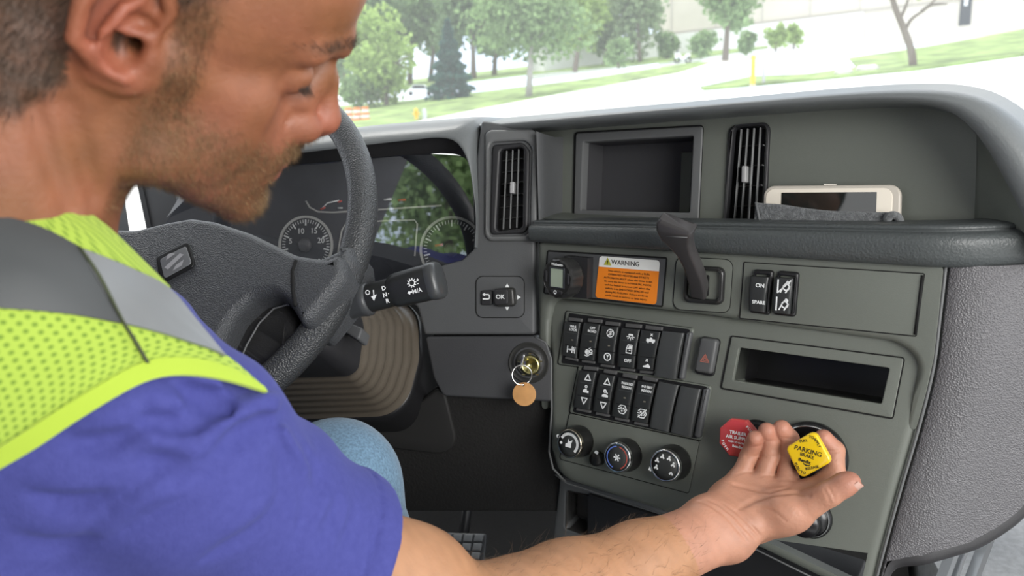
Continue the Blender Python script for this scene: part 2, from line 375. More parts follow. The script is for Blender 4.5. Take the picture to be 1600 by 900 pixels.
def leaves(name, ctr, rad, n, size, m, parent, kind='blob', axis_up=None):
    """n small leaf blades filling lumpy masses round ctr (world), rad = half sizes along right, depth, up"""
    u = TR.normal(size=(n, 3)); u /= np.linalg.norm(u, axis=1)[:, None]
    if kind == 'cone':
        h = TR.random(n)**.8; r = (1-h)*(.35+.65*np.sqrt(TR.random(n)))*(.82+.18*np.sin(h*46)); a = TR.random(n)*6.283
        p = np.c_[r*np.cos(a), r*np.sin(a), h*2-1]*A_(rad)
    else:
        nb = 14; bc = TR.normal(size=(nb, 3)); bc /= np.linalg.norm(bc, axis=1)[:, None]; bc *= (.30+.42*TR.random(nb))[:, None]
        br = .34+.22*TR.random(nb); k = TR.integers(0, nb, n); p = (bc[k] + u*(br[k]*TR.random(n)**.4)[:, None])*A_(rad)
    p = p[:, :1]*A_(RT)*1 + p[:, 1:2]*A_((-RT.y, RT.x, 0)) + p[:, 2:3]*A_((0, 0, 1)) + A_(ctr)
    a = TR.normal(size=(n, 3)); a /= np.linalg.norm(a, axis=1)[:, None]; b = np.cross(a, TR.normal(size=(n, 3))); b /= np.linalg.norm(b, axis=1)[:, None]
    s = size*(.6+.8*TR.random(n))[:, None]; V = np.stack([p-a*s, p+b*s*.55, p+a*s, p-b*s*.55], 1).reshape(-1, 3)
    me = bpy.data.meshes.new(name); me.vertices.add(4*n); me.vertices.foreach_set('co', V.astype(np.float32).ravel()); me.loops.add(4*n); me.loops.foreach_set('vertex_index', np.arange(4*n, dtype=np.int32)); me.polygons.add(n)
    me.polygons.foreach_set('loop_start', np.arange(0, 4*n, 4, dtype=np.int32)); me.polygons.foreach_set('loop_total', np.full(n, 4, np.int32)); me.update(calc_edges=True); me.materials.append(m)
    o = bpy.data.objects.new(name, me); COL.objects.link(o); o.parent = parent; return o
def A_(v): return np.array(v, float)
def tree(label, base, crown, cw, ch, leaf, n=2600, bark=BARK, tw=6, kind='blob', name='tree', lpx=5, lean=None, group='trees across the road'):
    """base pixel on the ground, crown centre pixel, crown half width and half height in pixels"""
    t = thing(name, label, 'tree', group); b = gp(*base); z = (b-CAM).dot(FWD); c = ptz(crown[0], crown[1], z); s = z/F
    top = c + Vector((0, 0, ch*s*.3)); w_ = tw*s/2
    mid_ = b.lerp(top, .45) + RT*(s*4); 
    MB().tube([b - Vector((0, 0, .1)), b.lerp(mid_, .5), mid_, top], [w_*1.25, w_, w_*.8, w_*.3], 10).build('trunk', bark, t)
    if kind != 'cone':
        for k in range(5):
            a = mid_.lerp(top, .1+.15*k); e = c + RT*(cw*s*.7*math.cos(k*2.1)) + Vector((0, 0, ch*s*(.1+.5*math.sin(k*1.3)))); MB().tube([a, a.lerp(e, .5)+Vector((0, 0, .1)), e], [w_*.5, w_*.35, w_*.12], 6).build('branch', bark, t)
    leaves('crown', c, (cw*s, cw*s*.8, ch*s), n, lpx*s, LF[leaf], t, kind); return t
tree('bright green young maple at the left behind the orange barrels', (604, 166), (592, 92), 74, 82, 'spring', 3200, tw=7)
tree('dark blue-green spruce standing on the roadside lawn', (704, 156), (702, 96), 48, 62, 'spruce', 4200, kind='cone', tw=7, lpx=4.5)
tree('large birch with pale trunk on the roadside lawn', (826, 152), (826, 22), 100, 92, 'mid', 5200, BARKL, 9)
tree('slender green tree behind the birch', (898, 110), (908, 18), 46, 76, 'spring', 2000, tw=7)
tree('grey-green tree in front of the pale warehouse end', (1000, 98), (985, 5), 62, 90, 'grey', 2400, tw=5)
tree('leafy tree in front of the warehouse hedge', (1133, 92), (1132, 2), 62, 62, 'mid', 2600, tw=9)
tree('tall dark tree far behind the spruce', (740, 124), (730, 20), 70, 80, 'dark', 2400, tw=8)
tree('mid-green tree far behind the bright maple', (640, 132), (640, 28), 56, 60, 'mid', 2200, tw=8)
tree('dark tree at the left edge behind the steering wheel', (545, 150), (520, 70), 60, 85, 'dark', 2400, tw=8)
for _lab, _bp, _cp, _w, _h, _lf in (('dense green tree in the far row just behind the spruce top', (672, 128), (676, 34), 58, 66, 'mid'), ('dense green tree in the far row between spruce and birch', (772, 118), (770, 40), 60, 62, 'dark'),
        ('dense green tree in the far row behind the birch crown', (866, 108), (868, 34), 64, 64, 'dark'), ('pale green tree in the far row right of the slender tree', (945, 102), (948, 30), 56, 62, 'grey'), ('tall dark tree rising behind the annex roof', (1012, 86), (1030, 14), 44, 60, 'dark'), ('dense tree at the far left behind the bright maple', (590, 140), (588, 36), 66, 70, 'dark')):
    tree(_lab, _bp, _cp, _w, _h, _lf, 2200, tw=7)
# the young tree at the right: bare stem leaning, light crown mostly above the picture
t7 = thing('tree', 'young tree with leaning forked trunk on the grass island', 'tree'); b = gp(1427, 104); z = (b-CAM).dot(FWD); s = z/F
def at7(x, y, d=0): return ptz(x, y, z+d)
MB().tube(spline([b - Vector((0, 0, .1)), at7(1424, 80), at7(1412, 45), at7(1398, 10), at7(1388, -30), at7(1380, -90)], 20), [6.5*s - 4.6*s*i/19 for i in range(20)], 10).build('trunk', BARK, t7)
for pts in ([(1414, 48), (1424, 30), (1446, 14), (1470, -10)], [(1406, 30), (1416, 8), (1424, -20)], [(1440, 18), (1455, 8), (1480, 6)]): MB().tube(spline([at7(*p) for p in pts], 10), [3.0*s - .22*s*i for i in range(10)], 8).build('branch', BARK, t7)
leaves('crown', at7(1430, -60), (80*s, 70*s, 62*s), 2200, 4.5*s, LF['spring'], t7)
def bush(label, base, w_, h_, leaf='mid', n=900, name='shrub', group='shrubs across the road'):
    t = thing(name, label, 'shrub', group); b = gp(*base); z = (b-CAM).dot(FWD); s = z/F
    MB().tube([b - Vector((0, 0, .05)), b + Vector((0, 0, h_*s*.4))], [2*s, 1*s], 6).build('stem', BARK, t)
    leaves('foliage', b + Vector((0, 0, h_*s*.5)), (w_*s*.55, w_*s*.4, h_*s*.56), n, 3.6*s, LF[leaf], t); return t
bush('low shrub beside the pale wall below the slender tree', (966, 106), 46, 42)
bush('first rounded hedge shrub from the white parked scooter', (1042, 92), 40, 44)
bush('hedge shrub under the leafy tree', (1096, 90), 50, 44, 'mid')
bush('small hedge shrub right of the leafy tree', (1166, 84), 34, 34)
bush('bright clipped shrub with its twin before the warehouse', (1212, 80), 34, 40, 'spring')
bush('bright clipped shrub nearest the loading bay', (1240, 76), 30, 40, 'spring')
bush('dark rounded shrub at the foot of the bright maple', (560, 172), 60, 52, 'mid', 1200)
# ---------------- warehouse
bd_ = thing('warehouse', 'long pale beige warehouse with a dark door across the road', 'building')
w0, w1 = gp(1030, 88), gp(1760, 8); dirw = (w1-w0).normalized(); upw = Vector((0, 0, 1)); back = dirw.cross(upw).normalized()
if back.dot(FWD) < 0: back = -back
def wl(a, h, d=0): return w0 + (w1-w0)*a + upw*h + back*d
def wbox(a0, a1, h0, h1, d0, d1, name, m, parent): return MB().add([wl(a0, h0, d0), wl(a1, h0, d0), wl(a1, h1, d0), wl(a0, h1, d0), wl(a0, h0, d1), wl(a1, h0, d1), wl(a1, h1, d1), wl(a0, h1, d1)], [(0, 1, 2, 3), (5, 4, 7, 6), (4, 0, 3, 7), (1, 5, 6, 2), (3, 2, 6, 7), (4, 5, 1, 0)]).build(name, m, parent, False)
WALLM = mat('warehouse_beige', (.62, .57, .48), .8, var=.05, vscale=.3); WALLP = mat('warehouse_pale', (.74, .73, .70), .8)
wbox(.0, 1, -1, 9, 0, 6, 'wall', WALLM, bd_); wbox(.0, .48, -1, 2.0, -.5, 0, 'loading_dock', WALLP, bd_)
for k in range(9): wbox(.03+.11*k, .034+.11*k, 2.0, 9, -.06, 0, 'panel_joint', mat('joint_beige', (.5, .46, .40), .8), bd_)
wbox(0, 1, 2.0, 2.25, -.12, 0, 'shadow_line_band', mat('band_shade', (.42, .38, .32), .8), bd_)  # shadow line along the wall, put into a darker band colour
dz_ = [i for i in range(1)]
def along(px): 
    best = min((abs((lambda q: 800+F*(q-CAM).dot(RT)/(q-CAM).dot(FWD))(wl(k/400, .5))-px), k/400) for k in range(401)); return best[1]
a0, a1 = along(1499), along(1517)
dr = wbox(a0, a1, -.2, 2.6, -.15, 0, 'door', mat('door_dark', (.04, .045, .05), .5), bd_); wbox(a0+(a1-a0)*.3, a0+(a1-a0)*.62, 1.5, 2.2, -.18, -.15, 'door_notice', WHT, dr)
an = thing('annex', 'low white annex building at the left end of the warehouse', 'building')
v0, v1 = gp(850, 112), gp(1040, 88); dv_ = (v1-v0); bv = dv_.normalized().cross(upw); bv = bv if bv.dot(FWD) > 0 else -bv
def vb(h0, h1, d0, d1, name, m, s0=0, s1=1): 
    P = [v0+dv_*s0, v0+dv_*s1]; return MB().add([P[0]+upw*h0+bv*d0, P[1]+upw*h0+bv*d0, P[1]+upw*h1+bv*d0, P[0]+upw*h1+bv*d0, P[0]+upw*h0+bv*d1, P[1]+upw*h0+bv*d1, P[1]+upw*h1+bv*d1, P[0]+upw*h1+bv*d1], [(0, 1, 2, 3), (5, 4, 7, 6), (4, 0, 3, 7), (1, 5, 6, 2), (3, 2, 6, 7)]).build(name, m, an, False)
zz = (v0-CAM).dot(FWD)/F
vb(-.5, 34*zz, 0, 5, 'wall', WALLP); vb(34*zz, 37*zz, -.3, 5.2, 'roof_edge', mat('roof_grey', (.5, .5, .48), .7))
# ---------------- road furniture
ORA = mat('barrel_orange', (.85, .24, .04), .5)
for k, (x, y) in enumerate(((546, 190), (559, 189.5), (572, 188.5))):
    t = thing('traffic_barrel', ('first', 'second', 'third')[k] + ' orange and white traffic barrel counted from the steering wheel', 'barrel', 'traffic barrels by the road'); b = gp(x+.0, y); s = (b-CAM).dot(FWD)/F
    M = Matrix.Translation(b); r_ = 6.6*s; h_ = 21*s
    for i, m_ in enumerate((ORA, WHT, ORA, WHT, ORA)): MB().lathe(M, [(r_*(1-.04*i), h_*i/5), (r_*(1-.04*(i+1)), h_*(i+1)/5)], 20).build('orange_band' if m_ is ORA else 'white_band', m_, t)
    MB().lathe(M, [(r_*1.25, 0), (r_*1.25, .06*h_)], 20).build('base', PLB, t)
hy = thing('fire_hydrant', 'yellow fire hydrant at the edge of the lawn', 'hydrant'); b = gp(651, 188); s = (b-CAM).dot(FWD)/F; M = Matrix.Translation(b); YL = mat('hydrant_yellow', (.85, .50, .02), .5)
MB().lathe(M, [(3.6*s, 0), (3.6*s, 2*s), (2.6*s, 3*s), (2.6*s, 13*s), (3.4*s, 13.5*s), (3.2*s, 15.5*s), (1.6*s, 18*s), (.5*s, 19*s)], 18).build('barrel', YL, hy)
for sx_ in (-1, 1): MB().tube([b + Vector((0, 0, 10*s)) + RT*1.5*s*sx_, b + Vector((0, 0, 10*s)) + RT*5*s*sx_], 1.8*s, 10).build('outlet', YL, hy)
def post(name, label, x, y0, y1, wpx, m, cat):
    t = thing(name, label, cat); b = gp(x, y1); s = (b-CAM).dot(FWD)/F; M = Matrix.Translation(b); h_ = (y1-y0)*s; r_ = wpx*s/2
    MB().lathe(M, [(r_, -.05), (r_, h_-r_*.6), (r_*.8, h_-r_*.15), (r_*.3, h_)], 16).build('tube', m, t); MB().lathe(M, [(r_*1.5, 0), (r_*1.5, r_*.4)], 16).build('footing', CURB, t)
post('bollard', 'yellow bollard post beside the road', 1176, 88, 134, 7, mat('bollard_yellow', (.90, .55, .04), .5), 'bollard')
post('bollard', 'grey steel post next to the yellow bollard', 1193, 95, 132, 5, mat('post_grey', (.5, .5, .5), .5), 'bollard')
post('marker_post', 'grey marker post beside the yellow hydrant', 664, 170, 188, 6, mat('marker_grey', (.5, .52, .54), .6), 'post')
def rock(label, x, y, w_, h_):
    b = gp(x, y); s = (b-CAM).dot(FWD)/F; bm = bmesh.new(); bmesh.ops.create_icosphere(bm, subdivisions=3, radius=1)
    for v in bm.verts: v.co = Vector((v.co.x*w_*s, v.co.y*w_*s*.7, v.co.z*h_*s))*(1+.12*math.sin(v.co.x*5+x)+.1*math.cos(v.co.z*7+v.co.y*4))
    me = bpy.data.meshes.new('boulder'); bm.to_mesh(me); bm.free(); me.polygons.foreach_set('use_smooth', [True]*len(me.polygons)); me.materials.append(mat('pale_rock', (.72, .70, .66), .9, .6, 6)); o = bpy.data.objects.new('boulder', me); COL.objects.link(o); o.location = b + Vector((0, 0, h_*s*.5)); tag(o, label, 'rock')
rock('rounded pale boulder on the grass island', 1318, 117, 13, 7); rock('long pale boulder left of the young tree', 1356, 111, 17, 6)
# parked scooter and car far off
sc_ = thing('scooter', 'white motor scooter parked before the hedge', 'scooter'); b = gp(1066, 98); s = (b-CAM).dot(FWD)/F
for dx in (-8, 9): MB().tube([b + RT*(dx*s + 4*s*math.cos(a)) + Vector((0, 0, 4*s + 4*s*math.sin(a))) for a in [2*math.pi*k/16 for k in range(17)]], 1.3*s, 8, False).build('wheel', PLB, sc_)
MB().tube(spline([b + RT*x_*s + Vector((0, 0, y_*s)) for x_, y_ in ((-9, 6), (-9, 13), (-5, 12), (-2, 7), (4, 7), (8, 12), (12, 11))], 16), [2.2*s]*16, 10).build('bodywork', WHT, sc_)
MB().tube([b + RT*-9*s + Vector((0, 0, 13*s)), b + RT*-7*s + Vector((0, 0, 20*s))], 1.2*s, 8).build('handlebar_stem', PLB, sc_)
car = thing('car', 'white car parked beyond the spruce', 'car'); b = gp(656, 150); s = (b-CAM).dot(FWD)/F; dc_ = RT
prof_ = [(-22, 3), (-22, 9), (-15, 11), (-9, 17), (8, 17), (14, 11), (22, 9), (22, 3)]
for nm, pr, m_, d_ in (('bodywork', prof_, WHT, 16), ):
    f_ = [b + RT*x_*s + Vector((0, 0, y_*s)) for x_, y_ in pr]; g_ = [p + Vector((-RT.y, RT.x, 0))*d_*s for p in f_]; n_ = len(f_)
    MB().add(f_+g_, [tuple(range(n_)), tuple(reversed(range(n_, 2*n_)))] + [((j+1) % n_, j, n_+j, n_+(j+1) % n_) for j in range(n_)]).build(nm, m_, car, False)
f_ = [b + RT*x_*s + Vector((0, 0, y_*s)) - Vector((-RT.y, RT.x, 0))*.3*s for x_, y_ in ((-13, 11.5), (-8.5, 16), (7.5, 16), (12, 11.5))]; MB().add(f_, [(0, 1, 2, 3)]).build('car_window', PLB, car, False)
for dx in (-14, 14): MB().lathe(Matrix.Translation(b + RT*dx*s + Vector((0, 0, 3.5*s))) @ Matrix.Rotation(R(90), 4, 'X'), [(3.5*s, -.6*s), (3.5*s, .6*s)], 18).build('wheel', PLB, car)
structure(MB().box((0, .15, 1.93), 2.1, 2.2, .04).build('ceiling', mat('headliner', (.40, .40, .39), .9), None, False))
structure(MB().box((.27, -.95, .95), 1.6, .05, 1.95).build('wall_back', mat('rear_trim', (.3, .3, .29), .8), None, False))
_q = [(.30, .3), (.75, .3), (.75, 1.9), (-.78, 1.9)]
wb = MB().add([(-.96, a, b) for a, b in _q]+[(-1.02, a, b) for a, b in _q], [(0, 1, 2, 3), (5, 4, 7, 6), (4, 0, 3, 7), (1, 5, 6, 2), (3, 2, 6, 7)]); structure(wb.build('trim_4', PLD, None, False))  # unseen slanted panel, added to darken the left of the lens reflection

# ---------------- things down in the footwell
pd_ = thing('accelerator_pedal', 'black ribbed rubber pedal in the dark footwell', 'pedal')
FPD = plane_frame(ptz(722, 862, 1.42), R(-6), R(38))
RUB = mat('pedal_rubber', (.035, .037, .04), .4); RUB2 = mat('pedal_pad', (.10, .105, .11), .4)
plate(FPD, [(690, 832), (760, 834), (752, 930), (672, 930)], -.012, 0, .002, .004, 'pedal_plate', RUB, pd_)
for i in range(4):
    for j in range(6):
        Q_ = [(692+16.8*i, 834.5+14*j), (705.5+16.8*i, 835+14*j), (703.5+16.6*i, 846+14*j), (690+16.6*i, 845.5+14*j)]; Q_ = [(x-j*2.6, y) for x, y in Q_]
        plate(FPD, Q_, 0, .004, .0012, .0014, 'tread_block', RUB2, pd_, bseg=2)
MB().tube([FPD.hit(722, 850, -.012), FPD.hit(722, 850, -.012) + Vector((0, .06, .06)), FPD.hit(722, 850, -.012) + Vector((0, .12, .30))], .010, 8).build('pedal_arm', PLB, pd_)
seat = thing('driver_seat', 'dark grey driver seat under the man', 'seat')
bm_ = MB().box((-.54, .22, .36), .52, .56, .14).build('seat_cushion', mat('seat_cloth', (.05, .05, .055), .9), seat, False)
MB().box((-.60, -.14, .76), .50, .12, .74).build('seat_back', mat('seat_cloth', (.05, .05, .055), .9), seat, False); MB().box((-.54, .22, .145), .36, .40, .29).build('seat_base', PLB, seat, False)
for k, (x0, x1) in enumerate(((1486, 1493), (1502, 1506), (1532, 1540))):
    q = [ptz(x0+14, 845, 1.05), ptz(x1+14, 845, 1.05), ptz(x1-20, 935, .98), ptz(x0-20, 935, .98)]; b_ = [p + FWD*.02 for p in q]
    structure(MB().add(q+b_, [(3, 2, 1, 0), (4, 5, 6, 7), (0, 1, 5, 4), (1, 2, 6, 5), (2, 3, 7, 6), (3, 0, 4, 7)]).build('trim_%d' % (5+k), mat('sill_metal', (.7, .72, .74), .3, metal=.8), None, False))
# ================================================================== dashboard
dash = thing('dashboard', 'grey moulded truck dashboard wrapping round the driver below the windshield', 'dashboard')
dash.location = (0, 0, 0)
def shift(p, h): return p + FU.n*h
# --- hood over the console: one lofted skin from the shelf wall, round the lip, to the windshield base
A_in = [(748, 207), (900, 194), (1100, 178), (1300, 163), (1400, 160), (1465, 167), (1508, 191), (1548, 241), (1598, 335), (1640, 415)]
A_mid = [(748, 197), (900, 184), (1100, 167), (1300, 152), (1410, 149), (1480, 154), (1530, 174), (1577, 222), (1628, 305), (1672, 392)]
A_out = [(748, 190), (900, 177), (1100, 160), (1320, 141), (1440, 136), (1512, 143), (1562, 164), (1612, 208), (1668, 292), (1715, 380)]
def rail(px, fr, h, n=60): return spline([fr.hit(x, y, h) for x, y in px], n)
r_in = rail(A_in, FU, -.006); r_mid = rail(A_mid, FU, .002); r_out = rail(A_out, FU, -.004)
ctr = FU.hit(1180, 330)
rows = [[p - FU.n*.075 for p in r_in], [p - FU.n*.02 for p in r_in], r_in]
for t in (.25, .5, .75): rows.append([a.lerp(b, t) + FU.n*.003*math.sin(math.pi*t) for a, b in zip(r_in, r_mid)])
rows.append(r_mid)
def outdir(i):
    t = (r_out[min(i+1, 59)] - r_out[max(i-1, 0)]).normalized(); return FU.n.cross(t).normalized()
od = [outdir(i) for i in range(60)]
for a in (20, 45, 70, 90):
    q = R(a); rows.append([r_mid[i].lerp(r_out[i], math.sin(q)) - FU.n*.022*(1-math.cos(q)) for i in range(60)])
rows.append([r_out[i] - FU.n*.06 + od[i]*.009 for i in range(60)])
rows.append([r_out[i] - FU.n*.20 + od[i]*.020 + Vector((0, .06, 0)) for i in range(60)])
rows.append([r_out[i] - FU.n*.30 + od[i]*.004 + Vector((0, .22, -.03)) for i in range(60)])
MB().grid(rows).build('hood', TOPM, dash)
# --- storage shelf behind the ledge
plate(FB, [(830, 195), (1300, 150), (1490, 150), (1540, 190), (1532, 260), (1524, 380), (830, 372)], -.02, 0, 0, 0, 'shelf_wall', PLG, dash,
      holes=[([(906, 213), (1089, 203), (1083, 343), (903, 335)], .003), ([(1147, 199), (1197, 195), (1189, 352), (1134, 354)], .006)])
a0, a1 = FB.hit(1530, 150), FB.hit(1521, 380)
_fe = resample([FU.hit(x, y, -.014) for x, y in [(1512, 193), (1551, 242), (1601, 335), (1643, 415)]], 14)
rows = []
for t in [0, .06, .14, .25, .5, 1]:
    e = math.sin(min(1, t/.25)*math.pi/2)
    rows.append([a0.lerp(a1, i/13).lerp(_fe[i], t) - (FU.u*.010*(1-e)*t*4 if t < .25 else Vector()) for i in range(14)])
MB().grid(rows).build('shelf_cheek', PLG, dash)
fl = [FU.hit(838, 352, -.004), FU.hit(1500, 352, -.004), FB.hit(1530, 345, -.01), FB.hit(830, 345, -.01)]
zf = FU.hit(1000, 350).z
MB().add([Vector((p.x, p.y, zf + (p.x-.0)*0)) for p in fl], [(0, 1, 2, 3)]).build('shelf_floor', PLG, dash)
# curved flank between the vent block and the shelf wall
rows = []
for x, y0, y1, h in [(838, 205, 352, 0), (843, 207, 351, -.004), (849, 209, 350, -.014), (856, 211, 349, -.03), (866, 214, 349, -.05), (880, 214, 349, -.07)]:
    rows.append([FU.hit(x+(4*s), y0+(y1-y0)*s, h) for s in lin(0, 1, 8)])
MB().grid(rows).build('shelf_flank', PLA, dash)
# --- empty screen pocket
FBs = FB
plate(FB, [(899, 208), (1098, 197), (1091, 348), (896, 339)], -.01, .0035, .002, .004, 'pocket_frame', PLL, dash, holes=[([(912, 222), (1083, 212), (1077, 332), (908, 328)], .002)], hbev=.002)
groove(FB, [(899, 208), (1098, 197), (1091, 348), (896, 339)], .0012, .0035, .004, 'pocket_joint', dash)
def pocket(fr, pts, depth, name, m, parent, m_side=None):
    q = pxpoly(fr, pts, 0); 
    if area2(q) < 0: q = q[::-1]
    n = len(q); vs = [fr.w(x, y, 0) for x, y in q] + [fr.w(x, y, -depth) for x, y in q]
    fs = [(j, n+j, n+(j+1) % n, (j+1) % n) for j in range(n)]
    obj(name, vs, fs + [tuple(range(n, 2*n))], m, parent, smooth=False)
pocket(FB, [(912, 222), (1083, 212), (1077, 332), (908, 328)], .052, 'pocket_lining', mat('pocket_grey', (.05, .05, .054), .5), dash)
qb = pxpoly(FB, [(1040, 232), (1120, 230), (1116, 345), (1036, 345)], 0)
slab(FB, qb, -.0518, -.046, .001, 'pocket_pad', PLG, dash)
# --- padded ledge, swept along the console then round to the passenger side
S_DIR = Vector((math.cos(R(14)), math.sin(R(14)), 0)); S_N = Vector((math.sin(R(14)), -math.cos(R(14)), 0))
corner = FU.hit(1487, 384, 0); left = FU.hit(838, 360, 0)
path = [left - FU.u*.0, left.lerp(corner, .3), left.lerp(corner, .6), left.lerp(corner, .93)]
pc = left.lerp(corner, .93); rest = corner - pc
for k in range(1, 9):
    t = k/8; b = pc*(1-t)**2 + corner*2*t*(1-t) + (corner + S_DIR*.03)*t*t; path.append(b)
path += [corner + S_DIR*.09, corner + S_DIR*.165, corner + S_DIR*.18 - S_N*.012, corner + S_DIR*.183 - S_N*.04]
zl = .0
def ledge_h(x_top, x_bot): pass
prof = [(-.03, .0180), (-.006, .0182), (.0035, .0176), (.0055, .0158), (.0052, .0138), (.0042, .0128), (.0105, .0122), (.0150, .0098), (.0172, .0055), (.0172, 0), (.0162, -.008), (.0140, -.0145), (.0090, -.0180), (.002, -.0190), (-.01, -.019)]
rows = []
for i, p in enumerate(path):
    d = (path[min(i+1, len(path)-1)] - path[max(i-1, 0)]); d.z = 0; d.normalize(); o = Vector((d.y, -d.x, 0))
    sc = (.74, .85, .96, 1.06)[i] if i < 4 else 1.08
    rows.append([Vector((p.x, p.y, p.z)) + o*a + Vector((0, 0, b*sc)) for a, b in prof])
MB().grid(rows).build('ledge', SOFT, dash)
# --- console faces
EDGE_R = [(1476, 414), (1473, 440), (1467, 500), (1460, 560), (1449, 610), (1432, 675), (1404, 770), (1376, 872), (1362, 935)]
up = [(838, 374), (1476, 411)] + EDGE_R[1:6] + [(1417, 668), (1425, 620), (1433, 575), (1424, 553), (1396, 535), (1300, 522), (1100, 493), (900, 470), (872, 468), (862, 474), (858, 500), (856, 560), (857, 640), (846, 640), (842, 560), (838, 480)]
_v0 = FU.uv(1430, 625)[1]; _er = [Vector(tuple(v)[:2]) for v in resample([Vector((*FU.uv(x, y), 0)) for x, y in EDGE_R[:7]], 60)]
rr = [.003]*len(up); rr[-11:] = [.004, .02, .03, .03, .02, .02, .006, .015, .012, .01, .01]
plate(FU, up, -.045, 0, .009, [.010]+[.010]+[.03]*5+[.012, .03, .03, .03, .05, .05, .012, .012, .012, .02, .02, .002, .02, .02], 'console_fascia', PLG, dash, bseg=6, bevf=lambda p: .12 if min((Vector(p)-q).length for q in _er) < .010 else .12+.88*max(0, min(1, (p[1]-_v0)/.03)))
_vb = FL.uv(880, 715)[1]; _ub = FL.uv(1180, 850)[0]
low = [(846, 462), (1464, 520)] + EDGE_R[3:] + [(1360, 944), (1180, 856), (1085, 818), (885, 753), (866, 738), (857, 700), (857, 560), (852, 500)]
plate(FL, low, -.05, 0, .012, [.014, .014]+[.03]*len(EDGE_R[3:])+[.014, .04, .04, .03, .03, .03, .04, .04], 'switch_fascia', PLG, dash, bseg=8, bevf=lambda p: 1+1.9*max(0, min(1, (_vb-p[1])/.03))*max(0, min(1, (_ub-p[0])/.04)), holes=[([(1150, 537), (1397, 571), (1383, 638), (1139, 599)], .002)])
pocket(FL, [(1150, 537), (1397, 571), (1383, 638), (1139, 599)], .09, 'radio_slot_lining', PLB, dash)
groove(FL, [(868, 742), (885, 755), (1085, 820), (1180, 858), (1360, 947)], -.011, .002, 0, 'console_bottom_trim', dash, PLL, closed=False)
# heater panel, lever surround, spare panel : flush inserts with dark joints
def insert(fr, pts, name, rad=.003, h=.0008, m=PLG, wid=.0018):
    plate(fr, pts, -.002, h, .0006, rad, name, m, dash); groove(fr, pts, h*.3+.0002, wid, rad, name.replace('insert', 'joint'), dash)
insert(FU, [(856, 392), (1042, 403), (1035, 479), (850, 458)], 'heater_panel_insert', .002, .0006, PLA, .0022)
insert(FU, [(1057, 401), (1146, 406), (1140, 489), (1051, 483)], 'lever_surround_insert', .009, .0008, PLG, .0012)
insert(FU, [(1163, 410), (1444, 428), (1431, 525), (1156, 497)], 'switch_panel_insert', .001, .0008, PLG, .0016)
strip(FU, [(1442, 430), (1430, 523)], .001, .003, 'switch_panel_shadow_joint', SEAM, dash)
# radio slot
plate(FL, [(1143, 526), (1412, 560), (1394, 653), (1127, 606)], -.004, .0015, .001, .002, 'radio_slot_frame', PLG, dash, holes=[([(1155, 543), (1390, 575), (1377, 631), (1145, 594)], .002)], hbev=.001)
groove(FL, [(1143, 526), (1412, 560), (1394, 653), (1127, 606)], .0006, .0028, .002, 'radio_slot_joint', dash)
# slot body: the lower panel is closed behind, so the lining is a recessed black liner seen through the frame
# --- leather grained flank on the passenger side
Lp = [(1478, 413), (1474, 450), (1468, 500), (1461, 560), (1450, 612), (1433, 677), (1405, 772), (1377, 874), (1364, 925), (1359, 945)]
Ls = spline([(FU if y < 660 else FL).hit(x+2, y, -.004) for x, y in Lp], 30)
def vpx(p): d = p-CAM; z = d.dot(FWD); return 800+F*d.dot(RT)/z, 450-F*d.dot(UP)/z
SIL_X = [1330, 1376, 1405, 1502, 1568, 1600, 1650, 1720]; SIL_Y = [886, 881, 876, 856, 822, 792, 712, 560]
rows = []
for p in Ls:
    q = p + FU.u*.0035 + FU.n*.0005; pts_ = [q.copy()]; n_st = 90
    for k in range(1, n_st+1):
        dist = .36*k/n_st; a = min(1, dist/.05); ang = R(-25 + 39*(a*a*(3-2*a)) + 22*max(0, dist-.16)/.2)
        q = q + Vector((math.cos(ang), math.sin(ang), 0))*(.36/n_st); x_, y_ = vpx(q)
        if y_ > float(np.interp(x_, SIL_X, SIL_Y)) or x_ > float(np.interp(y_, [300, 450, 560, 640, 712, 792], [1748, 1740, 1722, 1692, 1650, 1600])): break
        pts_.append(q.copy())
    if len(pts_) < 2: pts_.append(pts_[0] + FU.u*.0008)
    rows.append([p - FU.n*.03, p - FU.n*.004 + FU.u*.0005, p + FU.u*.0025] + resample(pts_, 17))
MB().grid(rows).build('console_flank', GRAIN, dash)
edge = [r[-1] for r in rows[8:]][::-1]; edge = spline(resample([rows[-1][3]] + edge, 14), 60)
rr_ = []
for k in range(8):
    a = math.pi/2*k/7; rr_.append([p + Vector((S_N.x, S_N.y, 0))*(.002*math.sin(a*2)-.030*(1-math.cos(a))) - UP*.018*math.sin(a) + RT*.010*math.sin(a) for p in edge])
MB().grid(rr_).build('flank_rim', mat('rim_charcoal', (.035, .034, .036), .45, .2, 700), dash)
mbt = MB().tube([p + FU.n*.0022 - FU.u*.0008 for p in Ls], .0016, 8); mbt.build('flank_edge_bead', PLL, dash)
# --- driver's side face
fd = [(752, 188), (836, 200), (836, 523), (663, 523), (652, 480), (598, 438), (640, 428), (722, 406), (741, 388), (745, 330), (744, 250)]
plate(FD, fd, -.03, 0, .004, [.004, .012, .002, .004, .01, .002, .01, .006, .01, .01, .01], 'driver_panel', PLA, dash, holes=[([(782, 234), (819, 229), (817, 357), (775, 362)], .006)])
# vent block rim
plate(FD, [(757, 207), (766, 202), (832, 201), (843, 214), (840, 370), (832, 377), (764, 377), (756, 368)], -.002, .006, .005, .008, 'vent_surround', PLL, dash,
      holes=[([(768, 222), (822, 219), (831, 232), (828, 360), (822, 368), (765, 369), (763, 358), (764, 232)], .012)], hbev=.003)
